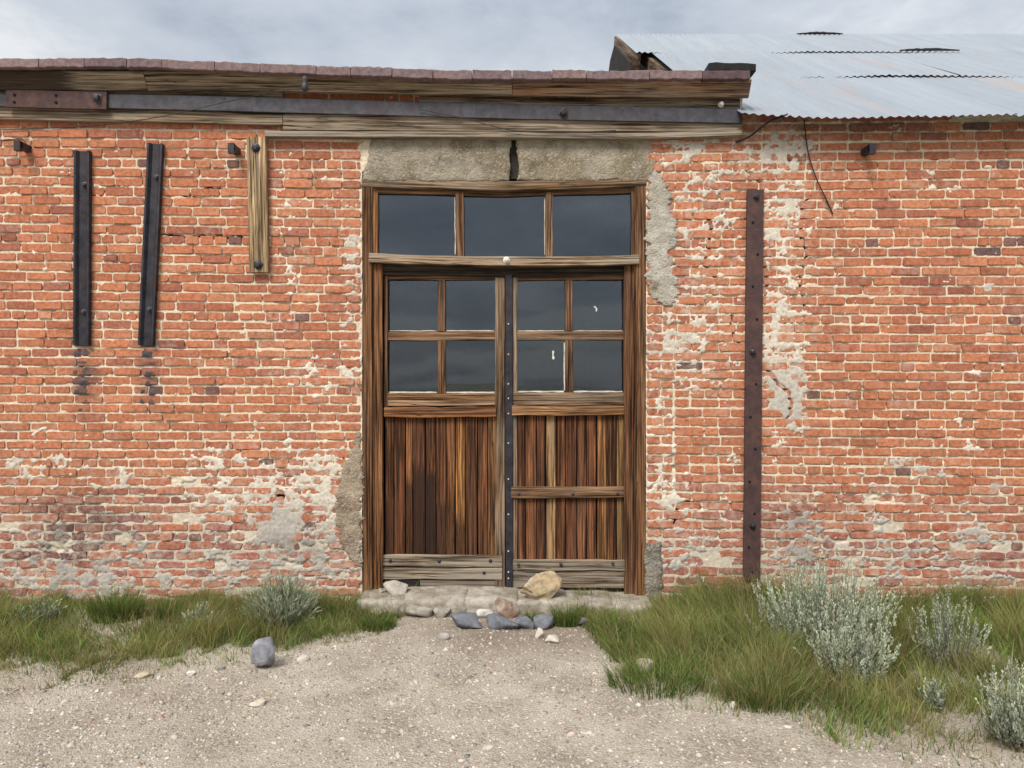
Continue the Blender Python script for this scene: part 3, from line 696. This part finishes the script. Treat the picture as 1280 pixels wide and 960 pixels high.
OR = [(.165, .072, .029), (.115, .047, .020), (.19, .090, .038), (.105, .042, .020), (.15, .068, .030), (.13, .056, .025), (.18, .088, .039), (.27, .145, .052), (.115, .052, .025), (.16, .072, .033), (.23, .125, .056)]
dl = leaf('door_leaf', 'door leaf of narrow planks with black streaks low down', (481, 620), [(482.5, 5, 345, 522, (.15, .08, .04), .1), (625, 12.5, 344, 735, (.17, .11, .062), .45)], 346,
    {'x': [(485, 547), (557, 619)], 'y': [(350, 414), (426, 491)], 'tints': OR, 'stain': 1.0},
    [(481, 620, 499.5, 16, (.27, .16, .075), .4, 0, -.004), (480, 620, 515, 13, (.19, .09, .036), .12, .06, -.028)],
    [481, 492.5, 507, 516, 531.5, 545, 557.5, 569, 581.5, 597, 609.5, 619.5], 520, 697,
    [(478, 627.5, 701, 15, (.27, .235, .19), .85, -.010), (478, 627.5, 717, 14.5, (.29, .255, .205), .9, -.012), (479, 524, 730.5, 11, (.035, .032, .035), .1, .0), (525, 628, 730.5, 11, (.13, .115, .10), .5, .004)])
for (x, y) in ((488, 701), (549, 701.5), (613, 701), (605, 716)): bolt('nail_head', x, y, .06, .009, dl, IRON, 8, .006)
dr = leaf('door_leaf', 'door leaf with a middle rail and pale chipped glass', (642, 782), [(643.5, 6, 344, 735, (.20, .135, .085), .5), (782, 5, 345, 735, (.10, .055, .032), .1)], 346,
    {'x': [(645, 706), (716, 779)], 'y': [(349, 414), (425, 490)], 'tints': [(.12, .050, .023), (.16, .072, .032), (.11, .045, .021), (.31, .20, .085), (.17, .078, .034), (.11, .045, .021), (.13, .060, .029), (.14, .058, .025), (.25, .135, .058), (.12, .058, .028), (.22, .145, .068), (.15, .09, .045)], 'stain': .35},
    [(641, 782, 498.5, 16, (.19, .12, .062), .45, 0, -.004), (640, 784, 513, 12, (.31, .17, .07), .35, .02, -.030), (639, 785, 615.5, 14.5, (.20, .11, .05), .35, .06, -.022)],
    [646, 656.5, 670.6, 682.5, 695, 706.5, 721, 733, 745.6, 758.7, 770.6, 780], 518, 702,
    [(638, 785, 706, 13.5, (.30, .265, .215), .9, -.012), (638, 785, 724, 21, (.24, .205, .165), .8, -.004)])
for (x, y) in ((648, 617), (716, 617), (772, 617), (648, 706), (701, 705), (766, 704)): bolt('nail_head', x, y, .045, .008, dr, IRON_BAND, 8, .006)
ast = board('meeting_strip', [(636, 343), (636.5, 735)], 9, .050, .05, store, mat=IRON, seg=8, wob=.0008, cham=.002, label='dark iron strip between the door leaves')
for y in (405, 443, 480, 498, 517, 554, 599, 643, 689, 715, 723): bolt('screw_head', 635.5, y, .05, .004, ast, WHITE, 8, .003)
def chip(pts, Y):
    """broken bit of the pane showing white"""
    V = [tuple(W(x, y, Y)) for x, y in pts]; V += [(v[0], v[1] + .002, v[2]) for v in V]; m = len(pts)
    mk('glass_chip', V, [tuple(range(m)), tuple(range(m, 2 * m))[::-1]] + [(i, i + m, (i + 1) % m + m, (i + 1) % m) for i in range(m)], PUTTY, dr)
chip([(741.5, 383), (744, 382.5), (746.5, 385.5), (746.5, 389), (744.5, 389.5), (744.8, 386)], .095)
chip([(690.2, 438.5), (692.8, 438.5), (692.4, 442), (691.6, 444), (693.3, 447), (692.2, 449.5), (690, 448.5), (690.6, 445)], .095)
putty(dr, [(644.8, 427), (644.6, 488)], 1.8, .088); putty(dr, [(705.5, 428), (705.5, 488)], 1.6, .088)

# ------------------------------------------------------------------ corrugated roof of the other building
eave_Y = -.20; eave = W(1100, 147, eave_Y); ridge_Y = 4.2; rz = CZ + (480 - 45) / F * (D + ridge_Y)
def slope_pt(x, t): return Vector((x, eave_Y + (ridge_Y - eave_Y) * t, eave.z + (rz - eave.z) * t))
rows_t = []
for py in (147, 95, 66, 45):
    lo, hi = 0, 1
    for _ in range(40):
        mid = (lo + hi) / 2; p = slope_pt(0, mid); y_ = 480 - (p.z - CZ) / (D + p.y) * F
        if y_ > py: lo = mid
        else: hi = mid
    rows_t.append(lo)
rows_t[0] = 0; rows_t[3] = 1
NRM = Vector((0, -(rz - eave.z), ridge_Y - eave_Y)).normalized()
XA, XB = 1.63, 9.3; pitch = .0635; SW = pitch * 10
rng = np.random.RandomState(3)
for r in range(3):
    x = (XA, 1.53, 1.36)[r]
    while x < XB:
        nx = 60; t0, t1 = rows_t[r] - (.02 if r else 0), rows_t[r + 1] + .015
        lift = .006 * r + rng.rand() * .003; V = []; drop = rng.randn() * .006
        for j in range(4):
            t = t0 + (t1 - t0) * j / 3
            for i in range(nx + 1):
                xx = x + (SW + pitch * .6) * i / nx; p = slope_pt(xx, t)
                sag = -.035 * math.exp(-((xx - 1.5) / .5) ** 2) * (-1 if r == 0 and j == 0 else 0) + (math.sin(xx * 2.1) * .012 + drop * (i / nx - .5)) * (1 - j / 3)
                p = p + NRM * (.0065 * math.cos(2 * math.pi * xx / pitch) + lift + .002 * (i / nx) + sag + (rng.randn() * .0015 if j == 0 else 0))
                if j == 0 and r == 0: p.y += rng.rand() * .004 + .03 * math.sin(xx * 1.7)
                V.append(tuple(p))
        f = grid_faces(4, nx + 1); t_ = 1 + rng.randn() * .035
        al = .45 if rng.rand() < .25 else .06
        mk('roof_sheet', V, f, ROOF, barn, {'tint': ('FLOAT_COLOR', [(.31 * t_, .345 * t_, .39 * t_, al)] * len(V))}, smooth=True)
        x += SW
V = []
for x in (XA - .1, XB):                                       # far slope behind the ridge
    for (y, z) in ((ridge_Y - .02, rz + .0), (ridge_Y * 2, eave.z)): V.append((x, y, z))
mk('roof_back', V, [(0, 1, 3, 2)], ROOF, barn, {'tint': ('FLOAT_COLOR', [(.5, .55, .62, .3)] * 4)})
# ragged near-black strips standing in for the dark slits at the laps
for (px0, px1, t) in ((996, 1054, rows_t[3]), (1125, 1200, rows_t[2])):
    V = []; n = 14
    for i in range(n + 1):
        p = slope_pt(0, t - .005); x = (px0 + (px1 - px0) * i / n - 640) / F * (D + p.y); h = .022 * math.sin(math.pi * i / n) * (.6 + rnd.random() * .6) + .008
        p.x = x; a = p + NRM * .035; b = a + Vector((0, .02, h)); V += [tuple(a), tuple(b), tuple(a + Vector((0, .03, 0)))]
    Fc = [q for i in range(n) for q in ((3 * i, 3 * i + 3, 3 * i + 4, 3 * i + 1), (3 * i + 1, 3 * i + 4, 3 * i + 5, 3 * i + 2))]
    mk('dark_slit', V, Fc, TAR, barn)
# gable end: dark boards, rake, rafters
V = []
for i in range(13):
    y0 = 2.75 + i * .42; y1 = y0 + .40
    def top(y): return (eave.z + (rz - eave.z) * (y - eave_Y) / (ridge_Y - eave_Y) - .1) if y < ridge_Y else rz - (rz - eave.z) * (y - ridge_Y) / ridge_Y - .1
    if top(y1) < 3.5: continue
    xg = 1.30
    V = [(xg, y0, 3.4), (xg, y1, 3.4), (xg, y1, top(y1)), (xg, y0, top(y0)), (xg + .03, y0, 3.4), (xg + .03, y1, 3.4), (xg + .03, y1, top(y1)), (xg + .03, y0, top(y0))]
    mk('gable_board', V, [(0, 3, 2, 1), (4, 5, 6, 7), (0, 1, 5, 4), (2, 3, 7, 6), (1, 2, 6, 5), (0, 4, 7, 3)], DARK, barn)
def beam(name, a, b, w_, h_, tint, grey=.5):
    a, b = Vector(a), Vector(b); d = (b - a).normalized(); s = Vector((1, 0, 0)); s = (s - d * s.dot(d)).normalized(); u = d.cross(s)
    V, GC = [], []; o = rnd.random() * 30
    for p, l in ((a, 0), (b, (b - a).length)):
        for q, e in ((-1, -1), (1, -1), (1, 1), (-1, 1)): V.append(tuple(p + s * q * w_ / 2 + u * e * h_ / 2)); GC.append((l + o, q * w_ / 2 + o, e * h_ / 2 + o))
    mk(name, V, [(3, 2, 1, 0), (4, 5, 6, 7), (0, 1, 5, 4), (1, 2, 6, 5), (2, 3, 7, 6), (3, 0, 4, 7)], WOOD, barn, {'gc': ('FLOAT_VECTOR', GC), 'tint': ('FLOAT_COLOR', [(*tint, grey)] * 8), 'stain': ('FLOAT', [0] * 8)})
def rp(x, t, dn): return slope_pt(x, t) - NRM * dn
beam('rake_board', rp(1.40, .66, .10), rp(1.345, .998, .10), .03, .20, (.25, .17, .13), .5)
for xx, t0 in ((1.60, .1), (1.70, .1)): beam('rafter', rp(xx, t0, .1), rp(xx - .1, .98, .1), .06, .12, (.2, .15, .11), .6)
for (yy, zz) in ((1.5, 4.28), (1.95, 4.5), (2.4, 4.72)): beam('purlin', (1.50, yy, zz), (3.0, yy, zz), .12, .09, (.30, .25, .19), .8)

# ------------------------------------------------------------------ stones
def ico(sub=3):
    import bmesh
    bm = bmesh.new(); bmesh.ops.create_icosphere(bm, subdivisions=sub, radius=1); v = np.array([x.co[:] for x in bm.verts]); f = np.array([[q.index for q in p.verts] for p in bm.faces]); bm.free(); return v, f
ICO = {s: ico(s) for s in (1, 2, 3, 4)}
def stone_data(size, seed, p=2.6, facets=7, rough=.10, sub=3, rot=0):
    v, f = ICO[sub]; r = np.random.RandomState(seed)
    rad = 1 / (np.abs(v) ** p).sum(1) ** (1 / p); q = v * rad[:, None]
    for _ in range(facets):
        nrm = r.randn(3); nrm /= np.linalg.norm(nrm); lim = (.50 + r.rand() * .35) if facets < 9 else (.36 + r.rand() * .34); d = q @ nrm; q = q - np.maximum(d - lim, 0)[:, None] * nrm
    q = q / np.abs(q).max(0)
    nz = fbm(q[:, 0] * 2.1 + q[:, 2] * 1.3 + seed, q[:, 1] * 2.1 - q[:, 2] * 1.7 + 40, seed, 4, .6) - .5
    q = q * (1 + nz * rough * 2.5)[:, None]; q = q * np.array(size)[None, :]
    c, s = math.cos(rot), math.sin(rot); q = np.stack([q[:, 0] * c - q[:, 2] * s, q[:, 1], q[:, 0] * s + q[:, 2] * c], 1)
    return q, f
def stone(name, center, size, seed, col, parent=None, col2=None, flat=False, **kw):
    q, f = stone_data(size, seed, **kw); V = q + np.array(center)
    c = np.tile(np.array(col), (len(V), 1))
    if col2 is not None:
        m_ = sstep(.42, .6, fbm(q[:, 0] * 14 + seed, q[:, 2] * 14 + q[:, 1] * 9, seed + 2, 4))[:, None]; c = c * (1 - m_) + np.array(col2) * m_
    return mk(name, V, f, STONE, parent, {'col': ('FLOAT_COLOR', np.concatenate([c, np.ones((len(V), 1))], 1))}, smooth=not flat)
step = tag(empty('stone_doorstep', (0, -.1, 0)), 'low doorstep of rough pale stones under the wooden doors', 'doorstep')
PALE = (.40, .36, .31)
for i, (x0, x1, yt, Yc, dep, hz) in enumerate(((454, 512, 742, -.05, .22, .085), (508, 549, 740, -.03, .22, .09), (546, 584, 739, -.03, .22, .09), (580, 645, 740, -.03, .21, .09), (640, 705, 742, -.01, .22, .09), (698, 760, 745, -.02, .22, .085), (752, 808, 748, -.03, .22, .08))):
    tv_ = 1 + rnd.gauss(0, .07); a, b = W(x0, yt, Yc), W(x1, yt, Yc); c = ((a.x + b.x) / 2, Yc, a.z - hz + .012)
    stone('step_stone', c, ((b.x - a.x) / 2 * 1.12, dep, hz), 100 + i, [q * tv_ for q in PALE], step, (.30, .26, .21), p=9, facets=0, rough=.045, sub=4)
for i, (px, py, w_, h_) in enumerate(((524, 763, 17, 10), (552, 765, 11, 8), (480, 765, 20, 8))):
    c = W(px, py, -.24); stone('step_stone', c, (w_ / 170, .08, h_ / 170), 130 + i, (.38, .35, .30), step, (.28, .25, .21), p=3.2, facets=5, sub=3)
def rock(px, py_base, w_, h_, dep, seed, col, label, cat='rock', base_z=None, name='rock', group=None, **kw):
    g0 = G(px, py_base) if base_z is None else None
    k = ((D + (g0.y if g0 else base_z[0])) / F); z0 = float(gz(np.array(g0.x), np.array(g0.y))) if g0 else base_z[1]
    y0 = g0.y if g0 else base_z[0]
    c = ((px - 640) * k, y0 + (dep * .6 if g0 else 0), z0 + h_ * k / 2 - (.006 if g0 else 0))
    kw.setdefault('facets', 8); kw.setdefault('sub', 3); o = stone(name, c, (w_ * k / 2 * 1.15, dep, h_ * k / 2 * 1.25), seed, col, flat=True, **kw); tag(o, label, cat, group); return o
rock(331, 838, 33, 33, .075, 5, (.22, .225, .25), 'angular blue grey rock alone at the grass edge', facets=12, rough=.08, p=2.2, col2=(.33, .33, .36))
rock(672, 752, 48, 27, .10, 41, (.56, .50, .41), 'big yellowish lichen stained rock on the doorstep', base_z=(-.16, .10), col2=(.48, .37, .23), facets=7, rot=.3, p=3, rough=.24, sub=4)
rock(498, 741, 34, 17, .07, 12, (.47, .43, .375), 'pale grey rock at the corner of the doorstep', base_z=(-.06, .095), facets=7)
rock(478, 741, 10, 7, .03, 13, (.42, .39, .34), 'small grey chip by the door post on the step', base_z=(-.05, .10))
rock(582, 788, 36, 17, .07, 14, (.16, .17, .19), 'slate grey rock below the step under the planked leaf', facets=10)
rock(625, 790, 44, 19, .08, 15, (.165, .175, .20), 'widest slate blue rock below the doorstep', facets=10)
rock(656, 788, 22, 15, .05, 16, (.17, .18, .20), 'slate grey rock touching the widest blue rock', facets=9)
rock(682, 788, 27, 15, .05, 17, (.18, .19, .21), 'slate grey rock below the yellowish rock', facets=9)
rock(727, 783, 24, 13, .05, 18, (.17, .175, .19), 'slate rock beside the grass tuft at the step', facets=9)
rock(605, 774, 19, 11, .035, 19, (.60, .58, .53), 'small white stone above the slate blue rocks', facets=6)
rock(633, 774, 24, 26, .05, 20, (.27, .18, .13), 'broken reddish brown stone leaning on the doorstep', facets=11, rot=.5, col2=(.42, .36, .30))
rock(808, 844, 22, 17, .05, 21, (.48, .43, .35), 'tan stone half hidden in the grass clump', facets=6)
rock(320, 886, 18, 9, .04, 22, (.58, .50, .40), 'flat cream stone lying on the gravel')
rock(238, 844, 10, 6, .02, 23, (.62, .60, .56), 'small white stone by the grass, dark underside')
rock(178, 847, 22, 6, .04, 24, (.47, .40, .30), 'flat tan stone at the edge of the short grass')
rock(918, 882, 9, 7, .02, 25, (.66, .64, .60), 'white pebble at the foot of the tall grass')
rock(674, 798, 10, 12, .02, 26, (.58, .53, .45), 'upright cream chip on the soil before the step')
rock(690, 806, 17, 9, .03, 27, (.55, .50, .43), 'flat pale chip on the soil before the step')
rock(553, 801, 16, 8, .03, 28, (.34, .31, .28), 'dull grey chip on the brown soil before the door')
rock(1222, 948, 16, 8, .03, 29, (.40, .36, .28), 'tan stone by the sagebrush at the corner')
rock(378, 826, 14, 6, .03, 30, (.50, .46, .40), 'pale flat stone just past the blue grey rock')
rock(1238, 765, 24, 18, .04, 33, (.62, .61, .59), 'bright white quartz lump in the grass by the wall', facets=14, rough=.16)

# ------------------------------------------------------------------ gravel
def soil(x, y): return np.exp(-(((x - .15) / 1.1) ** 2 + ((y + .5) / .6) ** 2))
EDGE_L = [G(*p) for p in ((0, 858), (150, 848), (230, 838), (330, 822), (400, 802), (480, 788))]
EDGE_R = [G(*p) for p in ((728, 783), (745, 800), (768, 832), (792, 868), (860, 876), (940, 892), (1020, 910), (1100, 935), (1200, 952), (1280, 966))]
def grass_edge(x):
    """Y of the front edge of the grass at x (0 where none grows)"""
    xs = [-5.5] + [p.x for p in EDGE_L] + [EDGE_L[-1].x + .12, EDGE_R[0].x - .06] + [p.x for p in EDGE_R] + [5.5]
    ys = [-1.4] + [p.y for p in EDGE_L] + [-.22, -.22] + [p.y for p in EDGE_R] + [-2.6]
    o = np.argsort(xs); return np.interp(x, np.array(xs)[o], np.array(ys)[o])
def pebbles(name, n, smin, smax, seed, power, lab, col_lo, col_hi):
    r = np.random.RandomState(seed)
    x = r.uniform(-4.9, 5.0, n); y = -4.2 + 4.0 * r.rand(n) ** .9
    ge = grass_edge(x); ok = (y < ge + .22 * (r.rand(n) - .35)) & (r.rand(n) > soil(x, y) * .55) & (r.rand(n) < .35 + .9 * fbm(x * 2.2 + 20, y * 2.2 + 20, 88, 3))
    x, y = x[ok], y[ok]; n = len(x)
    s = smin + (smax - smin) * r.rand(n) ** power
    v, f = ICO[1]; v = v[:12] if False else v
    base = np.array([[1, 0, 0], [-1, 0, 0], [0, 1, 0], [0, -1, 0], [0, 0, 1], [.6, .6, .5], [-.6, .6, .45], [-.6, -.6, .5], [.6, -.6, .45]], float)
    fc = np.array([[0, 5, 8], [0, 2, 5], [2, 6, 5], [2, 1, 6], [1, 7, 6], [1, 3, 7], [3, 8, 7], [3, 0, 8], [5, 6, 4], [6, 7, 4], [7, 8, 4], [8, 5, 4]])
    m = len(base); B = base[None] * (1 + .28 * r.randn(n, m, 1)) * np.stack([s * (.7 + .6 * r.rand(n)), s * (.7 + .6 * r.rand(n)), s * (.45 + .5 * r.rand(n))], 1)[:, None, :]
    a = r.rand(n) * 6.283; c_, s_ = np.cos(a)[:, None], np.sin(a)[:, None]
    V = np.stack([B[..., 0] * c_ - B[..., 1] * s_ + x[:, None], B[..., 0] * s_ + B[..., 1] * c_ + y[:, None], B[..., 2] + gz(x, y)[:, None] - s[:, None] * .1], -1).reshape(-1, 3)
    Fc = (fc[None] + (np.arange(n) * m)[:, None, None]).reshape(-1, 3)
    t = r.rand(n, 1) ** 1.15; C = np.array(col_lo) * (1 - t) + np.array(col_hi) * t; C = C * (1 + .025 * r.randn(n, 3))
    odd = r.rand(n) < .04; C[odd] = np.array([.36, .26, .19]); odd = r.rand(n) < .05; C[odd] = np.array([.20, .195, .19])
    C4 = np.repeat(np.concatenate([np.clip(C, .03, .8), np.ones((n, 1))], 1)[:, None], m, 1).reshape(-1, 4)
    o = mk(name, V, Fc, GRAVEL, None, {'col': ('FLOAT_COLOR', C4)}); tag(o, lab, 'gravel', kind='stuff'); return o
pebbles('gravel', 125000, .0028, .0095, 1, 2.0, 'fine pale grit covering the yard', (.24, .20, .158), (.60, .545, .47))
pebbles('pebbles', 6500, .007, .020, 2, 3.0, 'scattered larger pebbles among the grit of the yard', (.28, .235, .185), (.62, .565, .49))

# ------------------------------------------------------------------ grass
def blades(x, y, h, lean, ang, wid, col, r, tipcol=None, segs=4):
    """arrays per blade -> verts, faces, colours of curved tapering strips"""
    n = len(x); z0 = gz(x, y) - .01; V = np.zeros((n, 2 * segs + 1, 3)); C = np.zeros((n, 2 * segs + 1, 4)); C[..., 3] = 1
    face = r.rand(n) * math.pi; fx, fy = np.cos(face), np.sin(face)
    dx, dy = np.cos(ang), np.sin(ang); bend = 1.3 + r.rand(n) * .9
    for i in range(segs + 1):
        t = i / segs; w_ = wid * (1 - t ** 1.6) * .5
        px = x + dx * lean * h * t ** bend; py = y + dy * lean * h * t ** bend; pz = z0 + h * t * np.sqrt(np.maximum(1 - (lean * .55 * t) ** 2, .15))
        cc = col if tipcol is None else col * (1 - t ** 1.5) + tipcol * t ** 1.5
        if i < segs:
            V[:, 2 * i] = np.stack([px - fx * w_, py - fy * w_, pz], 1); V[:, 2 * i + 1] = np.stack([px + fx * w_, py + fy * w_, pz], 1); C[:, 2 * i, :3] = cc; C[:, 2 * i + 1, :3] = cc
        else: V[:, 2 * i] = np.stack([px, py, pz], 1); C[:, 2 * i, :3] = cc
    fc = []
    for i in range(segs - 1): a = 2 * i; fc += [[a, a + 1, a + 3], [a, a + 3, a + 2]]
    a = 2 * (segs - 1); fc.append([a, a + 1, a + 2]); fc = np.array(fc); m = 2 * segs + 1
    Fc = (fc[None] + (np.arange(n) * m)[:, None, None]).reshape(-1, 3)
    return V.reshape(-1, 3), Fc, C.reshape(-1, 4)
GREENS = np.array([[.060, .115, .020], [.10, .18, .034], [.15, .235, .050], [.22, .27, .070], [.085, .155, .038]]); STRAW = np.array([[.36, .28, .13], [.28, .22, .10], [.42, .35, .19]])
def pick(r, n, straw):
    c = GREENS[r.randint(0, len(GREENS), n)] * (1 + .15 * r.randn(n, 1)); s = r.rand(n) < straw; c[s] = STRAW[r.randint(0, 3, s.sum())]; return np.clip(c, .01, .6)
def grass(name, x0, x1, n, hmax, seed, lab, straw, dirx):
    r = np.random.RandomState(seed); x = r.uniform(x0, x1, n); u_ = r.rand(n); x = x + (fbm(u_ * 5 + 3, x * 3 + 7, seed + 21, 3) - .5) * .5; ge = grass_edge(x); y = ge - .16 + (.22 - ge) * u_
    y += (fbm(x * 5 + 31, x * 0 + seed, seed, 3) - .5) * .22; y = np.minimum(y, -.03)
    dep = np.clip((y - ge) / np.maximum(-ge, .3), -.2, 1.2); clump = fbm(x * 4.2 + 10, y * 4.2 + 10, seed + 3, 3, .6); big = fbm(x * 1.4 + 10, y * 1.4 + 10, seed + 6, 2)
    den = sstep(-.05, .45, dep) * .95 + .06 * (y > ge - .12)
    ok = (r.rand(n) < den * (.15 + 1.5 * sstep(.36, .60, clump) * (.5 + big if seed == 5 else 1.1) + (.25 if seed == 4 else .1))) & (ge < -.3)
    x, y, dep, clump, big = x[ok], y[ok], dep[ok], clump[ok], big[ok]; n = len(x)
    h = hmax * (.55 + .9 * r.rand(n) ** 1.5) * (1 - .6 * np.exp(-(((x - .78) / .28) ** 2 + ((y + .15) / .35) ** 2))) * (.32 + .68 * sstep(0, .55, dep)) * (.35 + 1.2 * clump) * (.6 + .5 * r.rand(n)) * (.55 + .9 * big)
    ang = r.rand(n) * 6.283; flow = fbm(x * 1.9 + 5, y * 1.9 + 5, seed + 9, 2) * 6.283 * 1.5; ang = np.where(r.rand(n) < .45, flow + r.randn(n) * .5 + dirx, ang)
    lean = .2 + .85 * r.rand(n)
    stalk = r.rand(n) < .055; h = np.where(stalk, h * 1.25 + .07, h); lean = np.where(stalk, .15 + .3 * r.rand(n), lean)
    st = straw * (1.6 - dep); col = pick(r, n, 0); s = r.rand(n) < st; tone_ = fbm(x * 2.6 + 70, y * 3.4 + 70, seed + 31, 3)[:, None]; col = col * (.55 + 1.5 * tone_) ; ye = sstep(.48, .68, fbm(x * 3.1 + 90, y * 3.1 + 90, seed + 37, 3))[:, None] * .55; col = col * (1 - ye) + np.array([.34, .32, .105]) * ye; s |= stalk; col[s] = STRAW[r.randint(0, 3, s.sum())] * (.7 + .4 * r.rand(s.sum(), 1))
    tip = col * (.8 + .2 * r.rand(n, 1)) + np.array([.38, .31, .14]) * (.12 + .3 * r.rand(n, 1))
    wid = np.where(stalk, .0026, .0028 + .0040 * r.rand(n))
    V, Fc, C = blades(x, y, h, lean, ang, wid, col * .85, r, tip)
    o = mk(name, V, Fc, LEAF, None, {'col': ('FLOAT_COLOR', C)}); tag(o, lab, 'grass', kind='stuff')
grass('grass', -4.6, -.72, 76000, .155, 4, 'short green and straw grass along the wall by the iron channels', .22, .6)
grass('grass', .50, 5.0, 150000, .225, 5, 'tall rank dark green grass along the wall under the metal roof', .20, -2.4)
def tuft(px, py, n, h, spread, seed, lab, straw=.06, lean=.6):
    g0 = G(px, py); r = np.random.RandomState(seed); a = r.rand(n) * 6.283; q = spread * np.sqrt(r.rand(n))
    x = g0.x + q * np.cos(a); y = np.minimum(g0.y + q * np.sin(a) * .7, -.02); col = pick(r, n, straw)
    V, Fc, C = blades(x, y, h * (.45 + .6 * r.rand(n)), lean * (.3 + .8 * r.rand(n)), a + r.randn(n) * .4, .003 + .003 * r.rand(n), col * .8, r, col + np.array([.05, .05, .015]), 5)
    o = mk('grass_tuft', V, Fc, LEAF, None, {'col': ('FLOAT_COLOR', C)}, origin=(g0.x, g0.y, 0)); tag(o, lab, 'grass tuft', 'grass tufts')
tuft(145, 774, 900, .24, .16, 31, 'tall bright green tuft against the wall below the upright channel')
tuft(208, 777, 450, .20, .09, 32, 'narrow yellowish green tuft against the wall below the leaning channel', .2, .4)
tuft(708, 782, 600, .17, .09, 33, 'green tuft growing at the doorstep beside the yellowish rock')
tuft(470, 785, 700, .10, .13, 34, 'low leafy green tuft at the foot of the door post')
tuft(665, 776, 200, .09, .06, 35, 'tiny tuft among the slate rocks before the door')
tuft(822, 858, 700, .15, .26, 36, 'dense dark clump hanging over the gravel around the tan stone', .04, .9)
tuft(955, 876, 800, .20, .20, 37, 'straw tinged clump at the gravel edge below the big sagebrush', .3, .8)

# ------------------------------------------------------------------ sagebrush
def sagebrush(px, py, width, height, nst, seed, lab, leafy=26, ll=.016, col=(.47, .52, .385), fine=False, lean=.55):
    """grey shrub: stems fanning from the base, each set with narrow leaves"""
    g0 = G(px, py); k = (D + g0.y) / F; Wd = width * k / 2; H = height * k; r = np.random.RandomState(seed)
    root = tag(empty('sagebrush', (g0.x, g0.y, 0)), lab, 'sagebrush', 'sagebrush plants along the wall')
    SV, SF, LV, LF, LC = [], [], [], [], []
    for s in range(nst):
        a = r.rand() * 6.283; q = math.sqrt(r.rand()); base = np.array([g0.x + .35 * Wd * q * math.cos(a), g0.y + .3 * Wd * q * math.sin(a), float(gz(np.array(g0.x), np.array(g0.y))) - .01])
        out = np.array([math.cos(a), math.sin(a) * .7]) * Wd * q * (.75 + .35 * r.rand()); h = H * (1.05 - .40 * q * q) * (.55 + .52 * r.rand())
        if fine: h = H * (1.0 - .5 * q) * (.6 + .45 * r.rand())
        pts = []
        for i in range(7):
            t = i / 6; pts.append(base + np.array([out[0] * t ** (.55 if not fine else 1.3) * .85, out[1] * t ** .6 * .85, h * t ** 1.15]))
        pts = np.array(pts) + np.concatenate([np.zeros((1, 3)), r.randn(6, 3) * .006], 0); wd = .0035 if not fine else .0022
        o = len(SV)
        for i, p in enumerate(pts):
            w_ = wd * (1 - i / 7); SV += [p + [w_, 0, 0], p + [-w_ * .5, w_ * .87, 0], p + [-w_ * .5, -w_ * .87, 0]]
        for i in range(6):
            for j in range(3): SF.append((o + 3 * i + j, o + 3 * i + (j + 1) % 3, o + 3 * i + 3 + (j + 1) % 3, o + 3 * i + 3 + j))
        tone = np.array(col) * (.62 + .55 * r.rand()) * (1 + .03 * r.randn(3))
        for l in range(leafy):
            t = .22 + .78 * (l + r.rand()) / leafy; f = t * 6; i = min(int(f), 5); p = pts[i] * (1 - f + i) + pts[i + 1] * (f - i)
            d = (pts[i + 1] - pts[i]); d /= np.linalg.norm(d); u = r.randn(3); u -= d * u.dot(d); u /= np.linalg.norm(u)
            dirv_ = d * (1.15 if not fine else 1.2) + u * (.62 if not fine else .45); dirv_ /= np.linalg.norm(dirv_); wv = np.cross(dirv_, r.randn(3)); wv /= np.linalg.norm(wv)
            L = ll * (1.25 - .5 * t) * (.7 + .6 * r.rand()); w_ = L * (.19 if not fine else .07); o = len(LV)
            LV += [p, p + dirv_ * L * .6 + wv * w_, p + dirv_ * L, p + dirv_ * L * .6 - wv * w_]; LF.append((o, o + 1, o + 2, o + 3))
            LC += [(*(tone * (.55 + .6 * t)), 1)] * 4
    mk('stems', np.array(SV), np.array(SF), SAGE, root, {'col': ('FLOAT_COLOR', [(.17, .155, .115, 1)] * len(SV))})
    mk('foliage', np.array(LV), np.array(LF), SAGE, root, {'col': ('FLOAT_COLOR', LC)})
sagebrush(1025, 818, 165, 122, 190, 51, 'broad silvery sagebrush against the wall beside the iron strap', 70, .024)
sagebrush(1062, 858, 100, 112, 95, 52, 'silvery sagebrush standing before the broad one', 70, .021)
sagebrush(1185, 835, 90, 100, 50, 53, 'sparse sagebrush in the tall grass before the wall', 60, .019, (.43, .48, .35))
sagebrush(1278, 935, 100, 112, 85, 54, 'pale sagebrush cut by the corner of the picture beside the gravel', 66, .019, (.49, .54, .40))
sagebrush(985, 822, 40, 52, 34, 55, 'small pale sagebrush sprig close to the foot of the strap', 38, .024)
sagebrush(1165, 890, 30, 45, 18, 56, 'lone thin sage sprig in the front of the tall grass', 30, .022, (.43, .48, .35))
sagebrush(352, 786, 92, 84, 230, 57, 'feathery grey green bush against the wall by the door', 26, .045, (.34, .385, .265), True)
sagebrush(255, 790, 42, 36, 45, 58, 'little grey bush in the short grass left of the feathery one', 30, .024, (.37, .42, .30))
sagebrush(45, 785, 60, 40, 40, 59, 'dull grey sprigs in the short grass near the frame edge', 26, .024, (.31, .36, .24))
